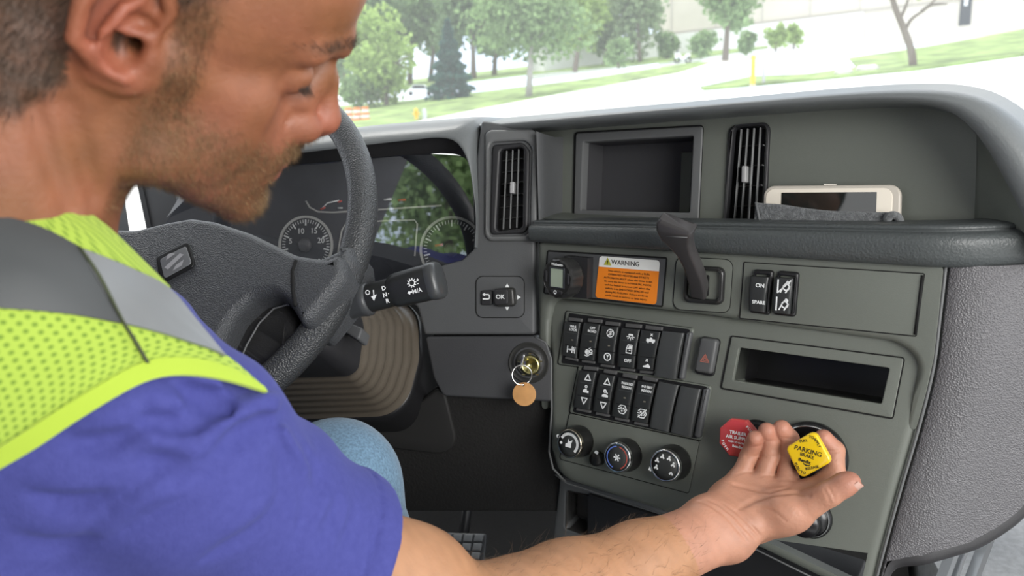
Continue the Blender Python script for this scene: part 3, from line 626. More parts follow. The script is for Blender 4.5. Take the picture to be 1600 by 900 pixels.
# instrument cowl
ridge = [(300, 300), (330, 262), (400, 246), (470, 239), (560, 228), (640, 219), (688, 215), (714, 223), (731, 252), (740, 300), (744, 345), (742, 386)]
outer = [(270, 290), (330, 240), (400, 226), (470, 214), (560, 202), (650, 194), (705, 190), (742, 188), (750, 205), (752, 250), (753, 310), (752, 388)]
mid = [((a[0]+b[0])/2, (a[1]+b[1])/2) for a, b in zip(ridge, outer)]
n_ = 60
FC = plane_frame(FD.hit(680, 330, -.035), 0, R(12))
lensb = [(260, 340), (300, 290), (400, 262), (470, 256), (560, 248), (640, 242), (700, 240), (733, 248), (738, 272), (741, 315), (742, 350), (740, 388)]
rl = [rail(lensb, FC, .004, n_), rail(ridge, FD, -.004, n_), rail(ridge, FD, .012, n_), rail(mid, FD, .006, n_), rail(outer, FD, -.016, n_)]
top2 = [p + Vector((0, .05, .004)) for p in rl[-1]]; top3 = [p + Vector((0, .30, .0)) for p in rl[-1]]
cw = MB().grid([rl[1], rl[2]]); 
g = [rl[1], rl[2].copy()]
r2 = rl[2]
mids = [[a.lerp(b, t) + FD.n*.006*math.sin(math.pi*t) for a, b in zip(rl[2], rl[4])] for t in (.15, .3, .5, .7, .85)]
MB().grid([rl[1]] + [rl[2]] + mids + [rl[4], top2, top3]).build('instrument_cowl', TOPM, dash)
MB().grid([rl[0], [a.lerp(b, .5) - Vector((0, 0, .001)) for a, b in zip(rl[0], rl[1])], rl[1]]).build('cowl_lining', PLD, dash)
# steering column shroud opening and knee panels
plate(FD, [(664, 526), (838, 525), (857, 540), (863, 566), (862, 628), (692, 619), (677, 590)], -.02, .003, .003, [.004, .02, .02, .01, .004, .01, .01], 'lock_panel', mat('lower_dash_plastic', (.045, .046, .049), .5, .25, 900), dash)
strip(FD, [(836, 527), (853, 536), (861, 560), (862, 640), (858, 706), (864, 732), (884, 753)], .002, .003, 'lock_panel_bead', PLL, dash)
FK = plane_frame(FD.hit(700, 600, -.012), 0, R(-6))
plate(FK, [(300, 640), (470, 655), (545, 668), (597, 664), (640, 640), (690, 600), (700, 590), (880, 590), (900, 800), (700, 800), (480, 800), (300, 800)], -.01, 0, .004, [0, .0, .03, .03, .06, .04, .01, .01, 0, 0, 0, 0], 'knee_panel', CARP, dash)
plate(FK, [(300, 640), (470, 657), (545, 670), (600, 665), (642, 640), (692, 601), (702, 640), (720, 715), (600, 700), (480, 690), (300, 690)], -.004, .006, .004, [0, .0, .03, .03, .06, .02, .03, .03, .03, .03, 0], 'knee_bolster', mat('knee_grey', (.016, .0155, .015), .6), dash)
# console leg below
FLEG = plane_frame(FL.hit(930, 770, -.05), R(25), R(-8))
plate(FLEG, [(874, 745), (1140, 830), (1120, 960), (855, 960), (862, 860)], -.05, 0, .004, .004, 'console_leg', PLL, dash, holes=[([(886, 768), (925, 776), (916, 838), (884, 826)], .004)], hbev=.004)
pocket(FLEG, [(886, 768), (925, 776), (916, 838), (884, 826)], .03, 'leg_recess', mat('leg_grey', (.06, .058, .056), .5), dash)
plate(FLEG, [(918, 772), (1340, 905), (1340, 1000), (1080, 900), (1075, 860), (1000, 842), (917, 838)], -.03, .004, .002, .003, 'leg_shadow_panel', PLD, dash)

# the passenger's half of the dashboard, beyond the right edge of the picture
_pb = [(.53, .80), (.60, .84), (1.12, .90), (1.12, 1.35), (.56, 1.35), (.49, 1.05)]
_pr = []
for z_, k_ in ((.56, .02), (.58, .0), (.80, .0), (.90, .005), (.95, .02), (.97, .05)):
    _pr.append([Vector((*q, z_)) for q in inset(roundpoly(_pb, .05, 4), k_)])
_m = MB().grid(_pr, close=True); _k = len(_pr[0]); _m.f.append(tuple(range((len(_pr)-1)*_k, len(_pr)*_k))); _m.f.append(tuple(reversed(range(_k)))); _m.build('passenger_panel', GRAIN, dash)
# ================================================================== air vents
def lerp2(a, b, t): return (a[0]+(b[0]-a[0])*t, a[1]+(b[1]-a[1])*t)
def quadpx(Q, s, t): return lerp2(lerp2(Q[0], Q[1], s), lerp2(Q[3], Q[2], s), t)
SLAT = mat('vent_slat_grey', (.16, .165, .165), .4); VBLK = mat('vent_black', (.006, .006, .007), .6)
def vent(fr, Qo, Qg, h, nv, nh, tabpx, label, frame_m):
    t = thing('air_vent', label, 'air vent', 'tall air vents of the dashboard')
    plate(fr, Qo, h-.006, h+.002, .003, .010, 'vent_frame', frame_m, t, holes=[(Qg, .006)], hbev=.003)
    plate(fr, Qg, h-.034, h-.032, 0, .006, 'vent_duct', VBLK, t)
    q = pxpoly(fr, Qg, h)
    if area2(q) < 0: q = q[::-1]
    q = roundpoly(q, .006); n = len(q)
    obj('vent_throat', [fr.w(x, y, h-.001) for x, y in q]+[fr.w(x, y, h-.033) for x, y in q], [(j, n+j, n+(j+1) % n, (j+1) % n) for j in range(n)], VBLK, t)
    for k in range(nv):
        s = (k+1)/(nv+1); a = fr.uv(*quadpx(Qg, s, .02), h); b = fr.uv(*quadpx(Qg, s, .98), h); w_ = .00065
        slab(fr, [(a[0]-w_, a[1]), (b[0]-w_, b[1]), (b[0]+w_, b[1]), (a[0]+w_, a[1])], h-.006, h-.0015, .0003, 'vertical_slat', SLAT, t, bseg=1)
    for k in range(nh):
        s = (k+1)/(nh+1); a = fr.uv(*quadpx(Qg, .04, s), h-.02); b = fr.uv(*quadpx(Qg, .96, s), h-.02); w_ = .0006
        slab(fr, [(a[0], a[1]-w_), (b[0], b[1]-w_), (b[0], b[1]+w_), (a[0], a[1]+w_)], h-.030, h-.017, 0, 'horizontal_vane', mat('vane_dark', (.03, .03, .03), .4), t)
    x, y, hw, hh = tabpx
    plate(fr, [(x-hw, y-hh), (x+hw, y-hh-.5), (x+hw-.6, y+hh), (x-hw-.6, y+hh)], h-.012, h+.004, .0015, .0015, 'adjuster_tab', mat('tab_grey', (.34, .34, .34), .35), t)
    return t
vent(FD, [(770, 226), (817, 222), (828, 235), (825, 357), (818, 365), (766, 367), (765, 355), (768, 236)], [(782, 234), (819, 229), (817, 357), (775, 362)], .001, 3, 6, (800, 293, 3.4, 9), 'tall slatted air vent beside the instrument cluster', PLD)
vent(FB, [(1138, 196), (1203, 189), (1196, 352), (1129, 354)], [(1147, 199), (1197, 195), (1189, 352), (1134, 354)], .002, 4, 4, (1162, 272, 3.6, 13), 'tall slatted air vent in the shelf wall beside the phone', PLD)
# ================================================================== instrument cluster
cl = thing('instrument_cluster', 'dark instrument cluster with round speed dial behind clear lens', 'instrument cluster')
plate(FC, [(258, 350), (300, 285), (400, 258), (470, 252), (640, 238), (735, 244), (745, 390), (722, 412), (605, 440), (520, 470), (300, 470)], -.06, -.045, 0, .004, 'dial_face', mat('dial_slate', (.035, .038, .048), .6, var=.25, vscale=14), cl)
LENS = bpy.data.materials.new('clear_lens'); LENS.use_nodes = True
_t = LENS.node_tree; _t.nodes.clear(); _o = _t.nodes.new('ShaderNodeOutputMaterial'); _mx = _t.nodes.new('ShaderNodeMixShader'); _tr = _t.nodes.new('ShaderNodeBsdfTransparent'); _gl = _t.nodes.new('ShaderNodeBsdfGlossy'); _fr = _t.nodes.new('ShaderNodeFresnel')
_gl.inputs['Roughness'].default_value = .01; _fr.inputs['IOR'].default_value = 1.9; _mx.inputs[0].default_value = .30
_t.links.new(_tr.outputs[0], _mx.inputs[1]); _t.links.new(_gl.outputs[0], _mx.inputs[2]); _t.links.new(_mx.outputs[0], _o.inputs[0])
plate(FC, [(262, 345), (300, 291), (400, 263), (470, 257), (640, 243), (700, 240), (733, 247), (739, 300), (742, 386), (722, 407), (605, 432), (520, 462), (300, 462)], 0, .0015, 0, [.0]*6+[.012, .02, .02, .02, .02, .0, .0], 'lens', LENS, cl)
HD = -.0445
def ring(fr, cx, cy, rad, w, h, name, m, parent, a0=0, a1=360, n=48):
    c = fr.uv(cx, cy, h); mb = MB(); K = [R(a0+(a1-a0)*k/n) for k in range(n+1)]
    mb.grid([[fr.w(c[0]+r_*math.cos(q), c[1]+r_*math.sin(q), hh) for q in K] for r_, hh in [(rad-w/2, h), (rad-w/2, h+.002), (rad+w/2, h+.002), (rad+w/2, h)]])
    return mb.build(name, m, parent, smooth=False)
SIL = mat('silver_ring', (.50, .50, .48), .35)
def dial(cx, cy, rad, label=None, nums=(), name='dial_ring'):
    ring(FC, cx, cy, rad, .0035, HD, name, SIL, cl)
    c = FC.uv(cx, cy, HD); mb = MB()
    for k in range(41):
        q = R(225-270*k/40); L_ = .009 if k % 5 == 0 else .005; w_ = .0011 if k % 5 == 0 else .0005
        e = Vector((math.cos(q), math.sin(q))); nn = Vector((-e.y, e.x))*w_; a = Vector(c)+e*(rad-.004); b = Vector(c)+e*(rad-.004-L_)
        mb.add([FC.w(*(a+nn), HD+.0006), FC.w(*(b+nn), HD+.0006), FC.w(*(b-nn), HD+.0006), FC.w(*(a-nn), HD+.0006)], [(0, 1, 2, 3)])
    mb.build('dial_ticks', WHT, cl, False)
    M = Matrix(((FC.u.x, FC.v.x, FC.n.x, 0), (FC.u.y, FC.v.y, FC.n.y, 0), (FC.u.z, FC.v.z, FC.n.z, 0), (0, 0, 0, 1))); M.translation = FC.w(*c, HD)
    MB().lathe(M, [(.010, 0), (.010, .005), (.008, .007), (0.001, .0072)], 24).build('needle_hub', mat('hub_grey', (.09, .09, .1), .4), cl)
    for s, x, y in nums: text(FC, s, x, y, .0080, HD+.0006, 'dial_number', WHT, cl, sx=1.0)
dial(478, 383, .042, nums=[('10', 470, 361.5), ('15', 490.5, 361), ('20', 501.5, 376), ('5', 454, 377)])
dial(706, 390, .046, nums=[])
strip(FC, [(478, 314), (484, 324), (497, 331), (520, 332), (600, 327), (690, 321)], HD+.001, .0028, 'display_border', SIL, cl)
strip(FC, [(527, 400), (534, 360), (540, 350), (600, 345), (648, 344), (652, 350), (648, 400)], HD+.001, .0026, 'screen_border', SIL, cl)
RED = mat('red_print', (.6, .08, .06), .5)
strip(FC, [(503, 326), (512, 317), (530, 313)], HD+.001, .0022, 'small_gauge_arc', WHT, cl)
strip(FC, [(501, 327), (508, 324)], HD+.001, .003, 'small_gauge_red_mark', RED, cl)
strip(FC, [(528, 316), (534, 314)], HD+.001, .003, 'warning_mark', RED, cl)
strip(FC, [(528, 325), (535, 325)], HD+.001, .0022, 'fuel_mark', WHT, cl)
strip(FC, [(600, 312), (612, 311)], HD+.001, .0035, 'lamp_symbol', WHT, cl)
strip(FC, [(622, 313), (634, 312)], HD+.001, .0035, 'warning_lamp', RED, cl)
strip(FC, [(680, 384), (692, 382)], HD+.001, .004, 'seatbelt_lamp', RED, cl)
# ================================================================== heater timer
ht = thing('heater_timer', 'round black heater timer with small grey-green screen beside the warning sticker', 'timer')
MT = FU.mat(901, 431, .001)
MT2 = MT @ Matrix.Rotation(R(-7), 4, 'Y')
MB().box((.006, 0, .006), .034, .050, .014, MT).build('base_block', PLD, ht, False)
o = MB().lathe(MT2, [(.019, .010), (.022, .014), (.0245, .018), (.0245, .034), (.0235, .037), (.0215, .0385), (.021, .0375), (.0005, .0375)], 60, star=lambda q: 1+.025*math.sin(q*14)).build('ribbed_body', mat('timer_black', (.022, .022, .022), .3), ht); sharpen(o, 30)
def onM(M): 
    class _F: pass
    f = Frame(M @ Vector((0, 0, 0)), (M.to_3x3() @ Vector((1, 0, 0))), (M.to_3x3() @ Vector((0, 0, 1)))); return f
FT = onM(MT2); tf = FT
slab(tf, roundpoly([(-.0120, -.0120), (.0120, -.0120), (.0120, .0135), (-.0120, .0135)], .001), .0372, .0384, .0004, 'screen_bezel', mat('timer_bezel', (.03, .033, .04), .3), ht, holes=[[(-.0100, -.0104), (.0100, -.0104), (.0100, .0120), (-.0100, .0120)]])
slab(tf, [(-.0100, -.0104), (.0100, -.0104), (.0100, .0120), (-.0100, .0120)], .0368, .0377, 0, 'lcd_screen', mat('lcd_green_grey', (.36, .42, .33), .35), ht)
slab(tf, roundpoly([(-.009, -.0190), (.009, -.0190), (.009, -.0140), (-.009, -.0140)], .0024), .0372, .0392, .0008, 'power_button', PLD, ht)
slab(tf, roundpoly([(-.011, .0145), (.011, .0145), (.008, .0198), (-.008, .0198)], .0012), .0372, .0382, .0004, 'brand_plate', PLB, ht)
def textF(fr, s, u, v, size, h, name, m, parent, ang=0, bold=0.0, sx=1.0):
    p = fr.w(u, v, h); d = p-CAM; z = d.dot(FWD); return text(fr, s, 800+F*d.dot(RT)/z, 450-F*d.dot(UP)/z, size, h, name, m, parent, ang, bold=bold, sx=sx)
textF(tf, 'Webasto', 0, .0170, .0034, .0384, 'brand_lettering', WHT, ht, bold=.02)
def icoF(fr, u, v, h, polys, S, name, m, parent):
    p = fr.w(u, v, h); d = p-CAM; z = d.dot(FWD); return ico(fr, 800+F*d.dot(RT)/z, 450-F*d.dot(UP)/z, h, polys, S, name, m, parent)
icoF(tf, -.001, -.0165, .0394, [('o', 0, 0, .7, .5)], .0026, 'power_symbol', WHT, ht)
for sx_ in (-1, 1): slab(tf, roundpoly([(sx_*.0175-.002, -.006), (sx_*.0175+.002, -.006), (sx_*.0175+.002, .008), (sx_*.0175-.002, .008)], .0019), .0372, .039, .0008, 'timer_key', PLD, ht)
# ================================================================== warning sticker
ws = thing('warning_sticker', 'orange and white WARNING sticker left of the hand lever', 'sticker')
Qs = [(937, 400), (1031, 407), (1025, 476), (930, 465)]
plate(FU, Qs, .0004, .0011, 0, .004, 'orange_field', mat('sticker_orange', (.85, .24, .02), .45, var=.08), ws)
plate(FU, [(937, 400), (1031, 407), (1029.6, 424), (935.6, 416.5)], .0009, .0014, 0, [.004, .004, 0, 0], 'white_band', mat('sticker_white', (.80, .81, .78), .45), ws)
BLK = mat('black_print', (.012, .01, .008), .6)
ang_s = 0.0
text(FU, 'WARNING', 977, 411.4, .0054, .0015, 'heading_lettering', BLK, ws, bold=.01)
ico(FU, 949.5, 409, .0015, [('p', [(-1, -.8), (1, -.8), (0, 1)])], .0052, 'hazard_triangle', mat('olive_yellow', (.42, .42, .05), .5), ws)
text(FU, '!', 949.5, 410.2, .0045, .0018, 'hazard_mark', BLK, ws, bold=.03)
lines = ['This vehicle is equipped with a FUEL', 'OPERATED HEATER that STARTS', 'AUTOMATICALLY when the timer is set.', 'Be sure the timer is in MANUAL MODE', 'and the heater is turned OFF when this', 'vehicle is in ENCLOSED SPACES and', 'during RE-FUELING. Failure to do so', 'could result in serious or fatal injury.']
for i, s in enumerate(lines):
    t = (i+.5)/8; x, y = quadpx([(942, 419.5), (1023, 427), (1018, 472), (937, 463)], .5, t)
    text(FU, s, x, y, .0021, .0012, 'small_lettering', BLK, ws, bold=.01 if i in (1, 2, 5) else 0, sx=1.26)
# ================================================================== hand lever
lv = thing('hand_control_lever', 'dark paddle hand lever standing out of a square black bezel', 'lever')
plate(FU, [(1069, 415), (1131, 418), (1128, 478), (1065, 473)], .0005, .007, .004, .008, 'bezel', mat('bezel_black', (.02, .02, .02), .22), lv, holes=[([(1075, 422), (1124, 425), (1121, 469), (1072, 465)], .005)], hbev=.003)
plate(FU, [(1074, 421), (1126, 424), (1122, 471), (1070, 467)], .0005, .0022, 0, .005, 'bezel_floor', PLG, lv)
plate(FU, [(1079, 428), (1108, 430), (1107, 463), (1078, 461)], .002, .0034, .0008, .002, 'slot', SEAM, lv)
secs = [(1093, 458, .002, 9, 7.5), (1092, 446, .012, 9, 8), (1088, 428, .026, 8.6, 8), (1080, 408, .040, 8.4, 8), (1072, 392, .051, 9, 8), (1064, 377, .060, 12.5, 8.5), (1059, 366, .066, 17, 9.5), (1057, 357, .070, 19.5, 10), (1057, 350, .073, 19.5, 9), (1058, 347, .0745, 17, 6)]
cs = [FU.hit(x, y, h) for x, y, h, a, b in secs]; rows = []
for i, (x, y, h, a, b) in enumerate(secs):
    t = (cs[min(i+1, len(cs)-1)] - cs[max(i-1, 0)]).normalized(); uu = (FU.u - t*FU.u.dot(t)).normalized(); vv = t.cross(uu)
    pr = roundpoly([(-a, -b), (a, -b), (a, b), (-a, b)], min(a, b)*.42, 4); rows.append([cs[i] + uu*(p[0]/1000) + vv*(p[1]/1000) for p in pr])
mb = MB().grid(rows, close=True); k = len(rows[0]); mb.f.append(tuple(range((len(rows)-1)*k, len(rows)*k))); mb.f.append(tuple(reversed(range(k))))
o = mb.build('paddle_arm', mat('lever_grey', (.045, .042, .043), .33), lv); sharpen(o, 50)
for (x, y, h, a) in [(1059, 369, .0765, 11)]: 
    strip(FU, [(1041, 369.5), (1074, 371)], .0768, .0011, 'paddle_crease', PLL, lv)
# ================================================================== control pad on the dash
pad = thing('menu_control_pad', 'square keypad with back and OK buttons below the left vent', 'keypad')
plate(FD, [(744, 432), (819, 432), (819, 496), (744, 496)], -.001, .0012, .0008, .009, 'pad_plate', PLA, pad)
groove(FD, [(744, 432), (819, 432), (819, 496), (744, 496)], .0008, .0016, .009, 'pad_joint', pad)
plate(FD, [(751, 454), (769, 453), (769, 477), (751, 477)], .0005, .005, .002, .003, 'back_button', PLD, pad)
ico(FD, 760, 463.5, .0052, [('s', .28, [(-.7, .5), (.5, .5), (.75, .2), (.75, -.3), (.5, -.55), (-.8, -.55)]), ('p', [(-.4, .95), (-1, .5), (-.4, .05)])], .0055, 'back_symbol', WHT, pad)
plate(FD, [(773, 451), (803, 449), (805, 479), (773, 480)], .0005, .012, .004, .005, 'ok_knob', mat('knob_dark', (.03, .03, .028), .35), pad)
plate(FD, [(771, 452), (794, 451), (794, 476), (772, 477)], .010, .0135, .002, .003, 'ok_button', PLD, pad)
text(FD, 'OK', 781.5, 464, .0055, .0136, 'ok_lettering', WHT, pad, bold=.02)
for (x, y, a) in [(792.5, 446, 0), (811, 464.5, -90), (792.5, 482.5, 180)]:
    ico(FD, x, y, .0016, [('p', [(-1, -.8), (1, -.8), (0, .8)])], .003, 'arrow_mark', WHT, pad, rot=R(a))

# the tree behind the cab whose mirror image stands in the lens
_p = FC.hit(700, 320); _d = (_p-CAM).normalized(); _rf = _d - FC.n*2*_d.dot(FC.n); _c = _p + _rf*9.5
tr_ = thing('tree', 'leafy tree behind the cab, mirrored in the instrument lens', 'tree'); _g = GF.w(0, 0); _b = Vector((_c.x, _c.y, _c.z-4.2))
MB().tube([_b, _b.lerp(_c, .5) + Vector((.1, 0, 0)), _c + Vector((0, 0, .8))], [.14, .10, .04], 10).build('trunk', BARK, tr_)
leaves('crown', _c, (1.15, .95, 1.75), 4200, .075, LF['mid'], tr_)
# ================================================================== rocker switches
ROCK = mat('rocker_black', (.026, .028, .028), .4, .15, 900); ROCKB = mat('rocker_blank', (.05, .053, .053), .42, .15, 900)
LED = mat('led_amber', (.22, .2, .16), .4); CLIP = mat('clip_grey', (.085, .085, .085), .5)
def barrel(fr, Q, h, rise, name, m, parent, bulge=1.0, side=.006):
    """convex rocker key over a four-cornered footprint Q (pixels on plane h)"""
    q = [Vector(p) for p in pxpoly(fr, Q, h)]; nu, nv = 7, 11; rows = []
    def P(s, t, hh): 
        a = q[0].lerp(q[1], s); b = q[3].lerp(q[2], s); p = a.lerp(b, t); return fr.w(p.x, p.y, hh)
    for j in range(nv):
        t = j/(nv-1); hh = h + rise*(.55+.45*math.sin(math.pi*(.12+.76*t))) if bulge else h+rise
        row = [P(0, t, h-.003), P(0, t, hh-.0012)]
        for s in (.03, .12, .3, .5, .7, .88, .97): row.append(P(s, t, hh - (.0005 if s in (.03, .97) else 0)))
        row += [P(1, t, hh-.0012), P(1, t, h-.003)]; rows.append(row)
    mb = MB(); mb.grid([[P(0, 0, h-.003)]*len(rows[0])] and [[Vector(v) - fr.n*((v-Vector(v)).dot(fr.n)) for v in rows[0]]])
    top = [P(s, 0, h-.003) for s in (0, 0, .03, .12, .3, .5, .7, .88, .97, 1, 1)]; bot = [P(s, 1, h-.003) for s in (0, 0, .03, .12, .3, .5, .7, .88, .97, 1, 1)]
    mb = MB().grid([top]+rows+[bot]); o = mb.build(name, m, parent); sharpen(o, 38)
    def at(s, t): return quadpx(Q, s, t)
    def hh(t): return h + rise*(.55+.45*math.sin(math.pi*(.12+.76*t))) + .0003
    return at, hh
def bank(pts, name, rad=.004):
    plate(FL, pts, -.004, .0018, .0012, rad, name, PLG, dash)
    q = pts
bankU = [(884, 486), (1084, 513), (1068, 595), (871, 569)]
bankLo = [(904, 569), (1111, 603), (1095, 689), (889, 645)]
for nm, bk in (('switch_frame', bankU), ('switch_frame', bankLo)):
    plate(FL, bk, -.004, .0030, .002, .003, nm, PLG, dash)
    groove(FL, bk, .0006, .0012, .003, nm.replace('frame', 'joint'), dash)
    ins = [lerp2(bk[0], bk[2], .028), lerp2(bk[1], bk[3], .028), lerp2(bk[2], bk[0], .028), lerp2(bk[3], bk[1], .028)]
    plate(FL, ins, .001, .0035, 0, .002, nm.replace('frame', 'well'), VBLK, dash)
def sw(Q, label, syms, cat='switch', m=ROCK, blank=False, clips=True):
    t = thing('blank_switch_cover' if blank else 'rocker_switch', label, 'switch cover' if blank else cat, 'blank switch covers in the rows' if blank else 'rocker switches in the two rows')
    h = .0035
    if blank:
        at, hh = barrel(FL, Q, h, .0085, 'cover', ROCKB, t)
        return t
    at, hh = barrel(FL, Q, h, .0062, 'key', m, t)
    if clips:
        for s0, e in ((-.13, -.03), (1.03, 1.10)):
            plate(FL, [at(.12, s0), at(.98, s0), at(.98, e), at(.12, e)], .003, .0065, .0008, .0006, 'retaining_clip', CLIP, t)
    for k, s in enumerate((.32, .68)):
        plate(FL, [at(.06, s-.008), at(.94, s-.008), at(.94, s+.008), at(.06, s+.008)], hh(s)-.0002, hh(s)+.0001, 0, 0, 'key_division', mat('key_line', (.055, .058, .06), .4) if k == 0 else SEAM, t)
    for (kind, t_, data) in syms:
        x, y = at(.5, t_); H = hh(t_)
        if kind == 't': text(FL, data[0], x, y, data[1], H, 'lettering', WHT, t, bold=.03)
        elif kind == 'i': ico(FL, x, y, H, data[0], data[1], 'symbol', data[2] if len(data) > 2 else WHT, t)
        elif kind == 'led': plate(FL, [at(.44, t_-.015), at(.56, t_-.015), at(.56, t_+.015), at(.44, t_+.015)], H-.0003, H+.0001, 0, 0, 'indicator_light', LED, t)
    return t
S_AXLE = [('s', .2, [(-.9, 0), (.9, 0)]), ('s', .22, [(-.9, -.6), (-.9, .6)]), ('s', .22, [(.2, -.6), (.2, .6)]), ('s', .22, [(.85, -.6), (.85, .6)]), ('s', .2, [(.5, .5), (.5, -.5)]), ('c', -.2, 0, .18)]
S_SLIP = [('o', -.35, .0, .42, .24), ('o', .5, .25, .3, .22), ('s', .2, [(-.9, -.7), (-.4, -.85), (.1, -.65)]), ('s', .2, [(.2, -.45), (.9, -.2)]), ('s', .24, [(.0, .8), (.35, .95)]), ('c', -.4, 0, .25)]
S_TC_OFF = [('o', 0, 0, .8, .2), ('s', .2, [(-.55, -.55), (.6, .6)]), ('s', .18, [(-.35, .15), (.15, .45)]), ('s', .18, [(-.1, -.4), (.4, -.1)])]
S_TIRE = [('o', 0, 0, .78, .24), ('p', [(-.35, .4), (.35, .35), (0, -.1)]), ('s', .14, [(0, -.1), (0, -.5)])]
S_DOME = [('p', [(-.6, .15), (.6, .15), (.45, .5), (-.45, .5)])] + [('s', .17, [(math.cos(a)*.25, .0+math.sin(a)*.25), (math.cos(a)*.9, math.sin(a)*.8)]) for a in (R(-170), R(-135), R(-90), R(-45), R(-10))]
S_DOOR = [('s', .2, [(-.6, -.8), (-.6, .1), (-.3, .8), (.6, .8), (.6, -.8), (-.6, -.8)]), ('s', .18, [(-.5, .1), (.6, .1)]), ('p', [(-.2, .2), (.5, .2), (.5, .65), (-.1, .65)]), ('s', .16, [(0, -.25), (.3, -.25)])]
S_TRUCK = [('p', [(-.9, -.6), (.9, -.6), (.9, -.05), (.35, -.05), (.2, .25), (-.2, .25), (-.2, -.05), (-.9, -.05)]), ('s', .14, [(-.1, .55), (.3, .95)]), ('s', .14, [(.3, .55), (-.1, .95)]), ('c', -.5, -.65, .2), ('c', .5, -.65, .2)]
S_DUMP = [('p', [(-.8, -.8), (.7, -.8), (.7, -.5), (.2, .0), (-.3, -.4), (-.8, -.55)]), ('s', .14, [(-.3, .4), (.1, .9)]), ('s', .14, [(.1, .4), (-.3, .9)])]
S_UP = [('s', .26, [(-.75, -.6), (.75, -.6), (0, .75), (-.75, -.6)])]; S_DN = [('s', .26, [(-.75, .6), (.75, .6), (0, -.75), (-.75, .6)])]
S_CRUISE = [('o', 0, .55, .28, .2), ('p', [(-.8, -.9), (.8, -.9), (.8, -.35), (.3, -.35), (.25, 0), (-.4, 0), (-.8, -.45)])]
S_BRK = [('o', -.1, .5, .3, .3), ('s', .3, [(.2, .3), (.6, .1)]), ('p', [(-.8, -.9), (.8, -.9), (.8, -.4), (.2, -.2), (-.4, -.2), (-.8, -.5)])]
S_REGEN = [('s', .2, [(-.8, .4), (-.4, .8), (.4, .8), (.9, .0), (.4, -.8), (-.4, -.8), (-.8, -.4)]), ('c', -.3, .25, .2), ('c', .2, .2, .2), ('c', -.1, -.3, .2), ('s', .2, [(-.95, 0), (-.5, 0)]), ('s', .2, [(.35, -.3), (.6, .1)])]
S_NOREG = S_REGEN + [('s', .22, [(-.8, -.8), (.8, .85)])]
sw([(884.4, 502), (908.7, 505), (903, 559.5), (880.3, 554.5)], 'black WHL LOCK rocker switch, first in the upper row', [('t', .13, ('WHL', .0030)), ('t', .22, ('LOCK', .0030)), ('led', .52, 0), ('i', .80, (S_AXLE, .0062))])
sw([(914.4, 504), (939.6, 507), (929.9, 563), (906.3, 560)], 'black OFF ROAD rocker switch in the upper row', [('t', .13, ('OFF', .0030)), ('t', .22, ('ROAD', .0030)), ('led', .5, 0), ('i', .8, (S_SLIP, .006))])
sw([(942, 509), (968, 511.5), (960, 569.5), (935.6, 566.5)], 'black rocker switch with crossed-out wheel symbol above a wheel symbol', [('i', .18, (S_TC_OFF, .0058)), ('led', .52, 0), ('i', .82, (S_TIRE, .0056))])
sw([(973, 512.5), (1001.4, 515), (992.4, 575), (966.4, 572)], 'black rocker switch with door symbol and OFF beneath a lamp symbol', [('i', .2, (S_DOME, .0058)), ('i', .53, (S_DOOR, .006)), ('t', .84, ('OFF', .0038))])
sw([(1003.8, 515.5), (1033.9, 519), (1022.5, 578.5), (996.5, 576.5)], 'black rocker switch with small truck symbols next to the blank cover', [('i', .2, (S_TRUCK, .0062)), ('i', .84, (S_DUMP, .0062))])
sw([(1037.7, 517), (1071, 520.6), (1058.2, 592.5), (1024.7, 587)], 'smooth blank switch cover closing the upper row', [], blank=True)
sw([(907.5, 578.6), (933.2, 581.5), (923.4, 640), (897.7, 635)], 'black rocker switch with up and down triangles around a ring symbol', [('i', .17, (S_UP, .0055)), ('i', .48, (S_CRUISE, .0052)), ('i', .80, (S_DN, .0055))])
sw([(939.3, 583.5), (962.5, 587.5), (952.7, 646.3), (928.3, 641.3)], 'black rocker switch with up and down triangles around a brake symbol', [('i', .19, (S_UP, .0055)), ('i', .5, (S_BRK, .0052)), ('i', .82, (S_DN, .0055))])
sw([(968.6, 589.6), (994.3, 594.5), (983.3, 654), (957.6, 649)], 'black PARKED REGEN rocker switch in the lower row', [('t', .13, ('PARKED', .0029)), ('t', .23, ('REGEN', .0029)), ('led', .5, 0), ('i', .8, (S_REGEN, .0062))])
sw([(999.2, 594.5), (1026, 599.5), (1013.9, 661), (988.2, 656)], 'black INHIBIT REGEN rocker switch in the lower row', [('t', .13, ('INHIBIT', .0029)), ('t', .23, ('REGEN', .0029)), ('led', .5, 0), ('i', .8, (S_NOREG, .0062))])
sw([(1032.2, 595.5), (1062.8, 601.8), (1046.9, 674), (1017.7, 666.5)], 'smooth blank switch cover next to the INHIBIT REGEN switch', [], blank=True)
sw([(1066.4, 602.5), (1097, 608), (1082.3, 682), (1051, 674.5)], 'smooth blank switch cover closing the lower row', [], blank=True)
# bank end cheeks
for Q in ([(1071, 520), (1081, 517), (1067, 594), (1058.5, 592)], [(1097.5, 608), (1108, 605), (1093, 687), (1083, 682)]):
    plate(FL, Q, .001, .0075, .003, .002, 'switch_frame_cheek', PLA, dash)
# hazard button
hz = thing('hazard_button', 'raised grey hazard button with red triangle beside the switch rows', 'button')
Qh = [(1094, 527), (1121, 530.5), (1111, 585), (1083.5, 580.5)]
plate(FL, [(1096, 525), (1125, 530), (1114, 589), (1084, 583)], 0, .004, .001, .004, 'button_well', VBLK, hz)
plate(FL, Qh, .002, .011, .0035, .004, 'button_cap', mat('hazard_grey', (.085, .087, .088), .4), hz)
ico(FL, 1101.5, 560, .0112, [('s', .22, [(-.85, -.7), (.85, -.7), (0, .8), (-.85, -.7)]), ('s', .16, [(-.4, -.4), (.4, -.4), (0, .3), (-.4, -.4)])], .0056, 'hazard_triangle', mat('faded_red', (.36, .13, .10), .5), hz)
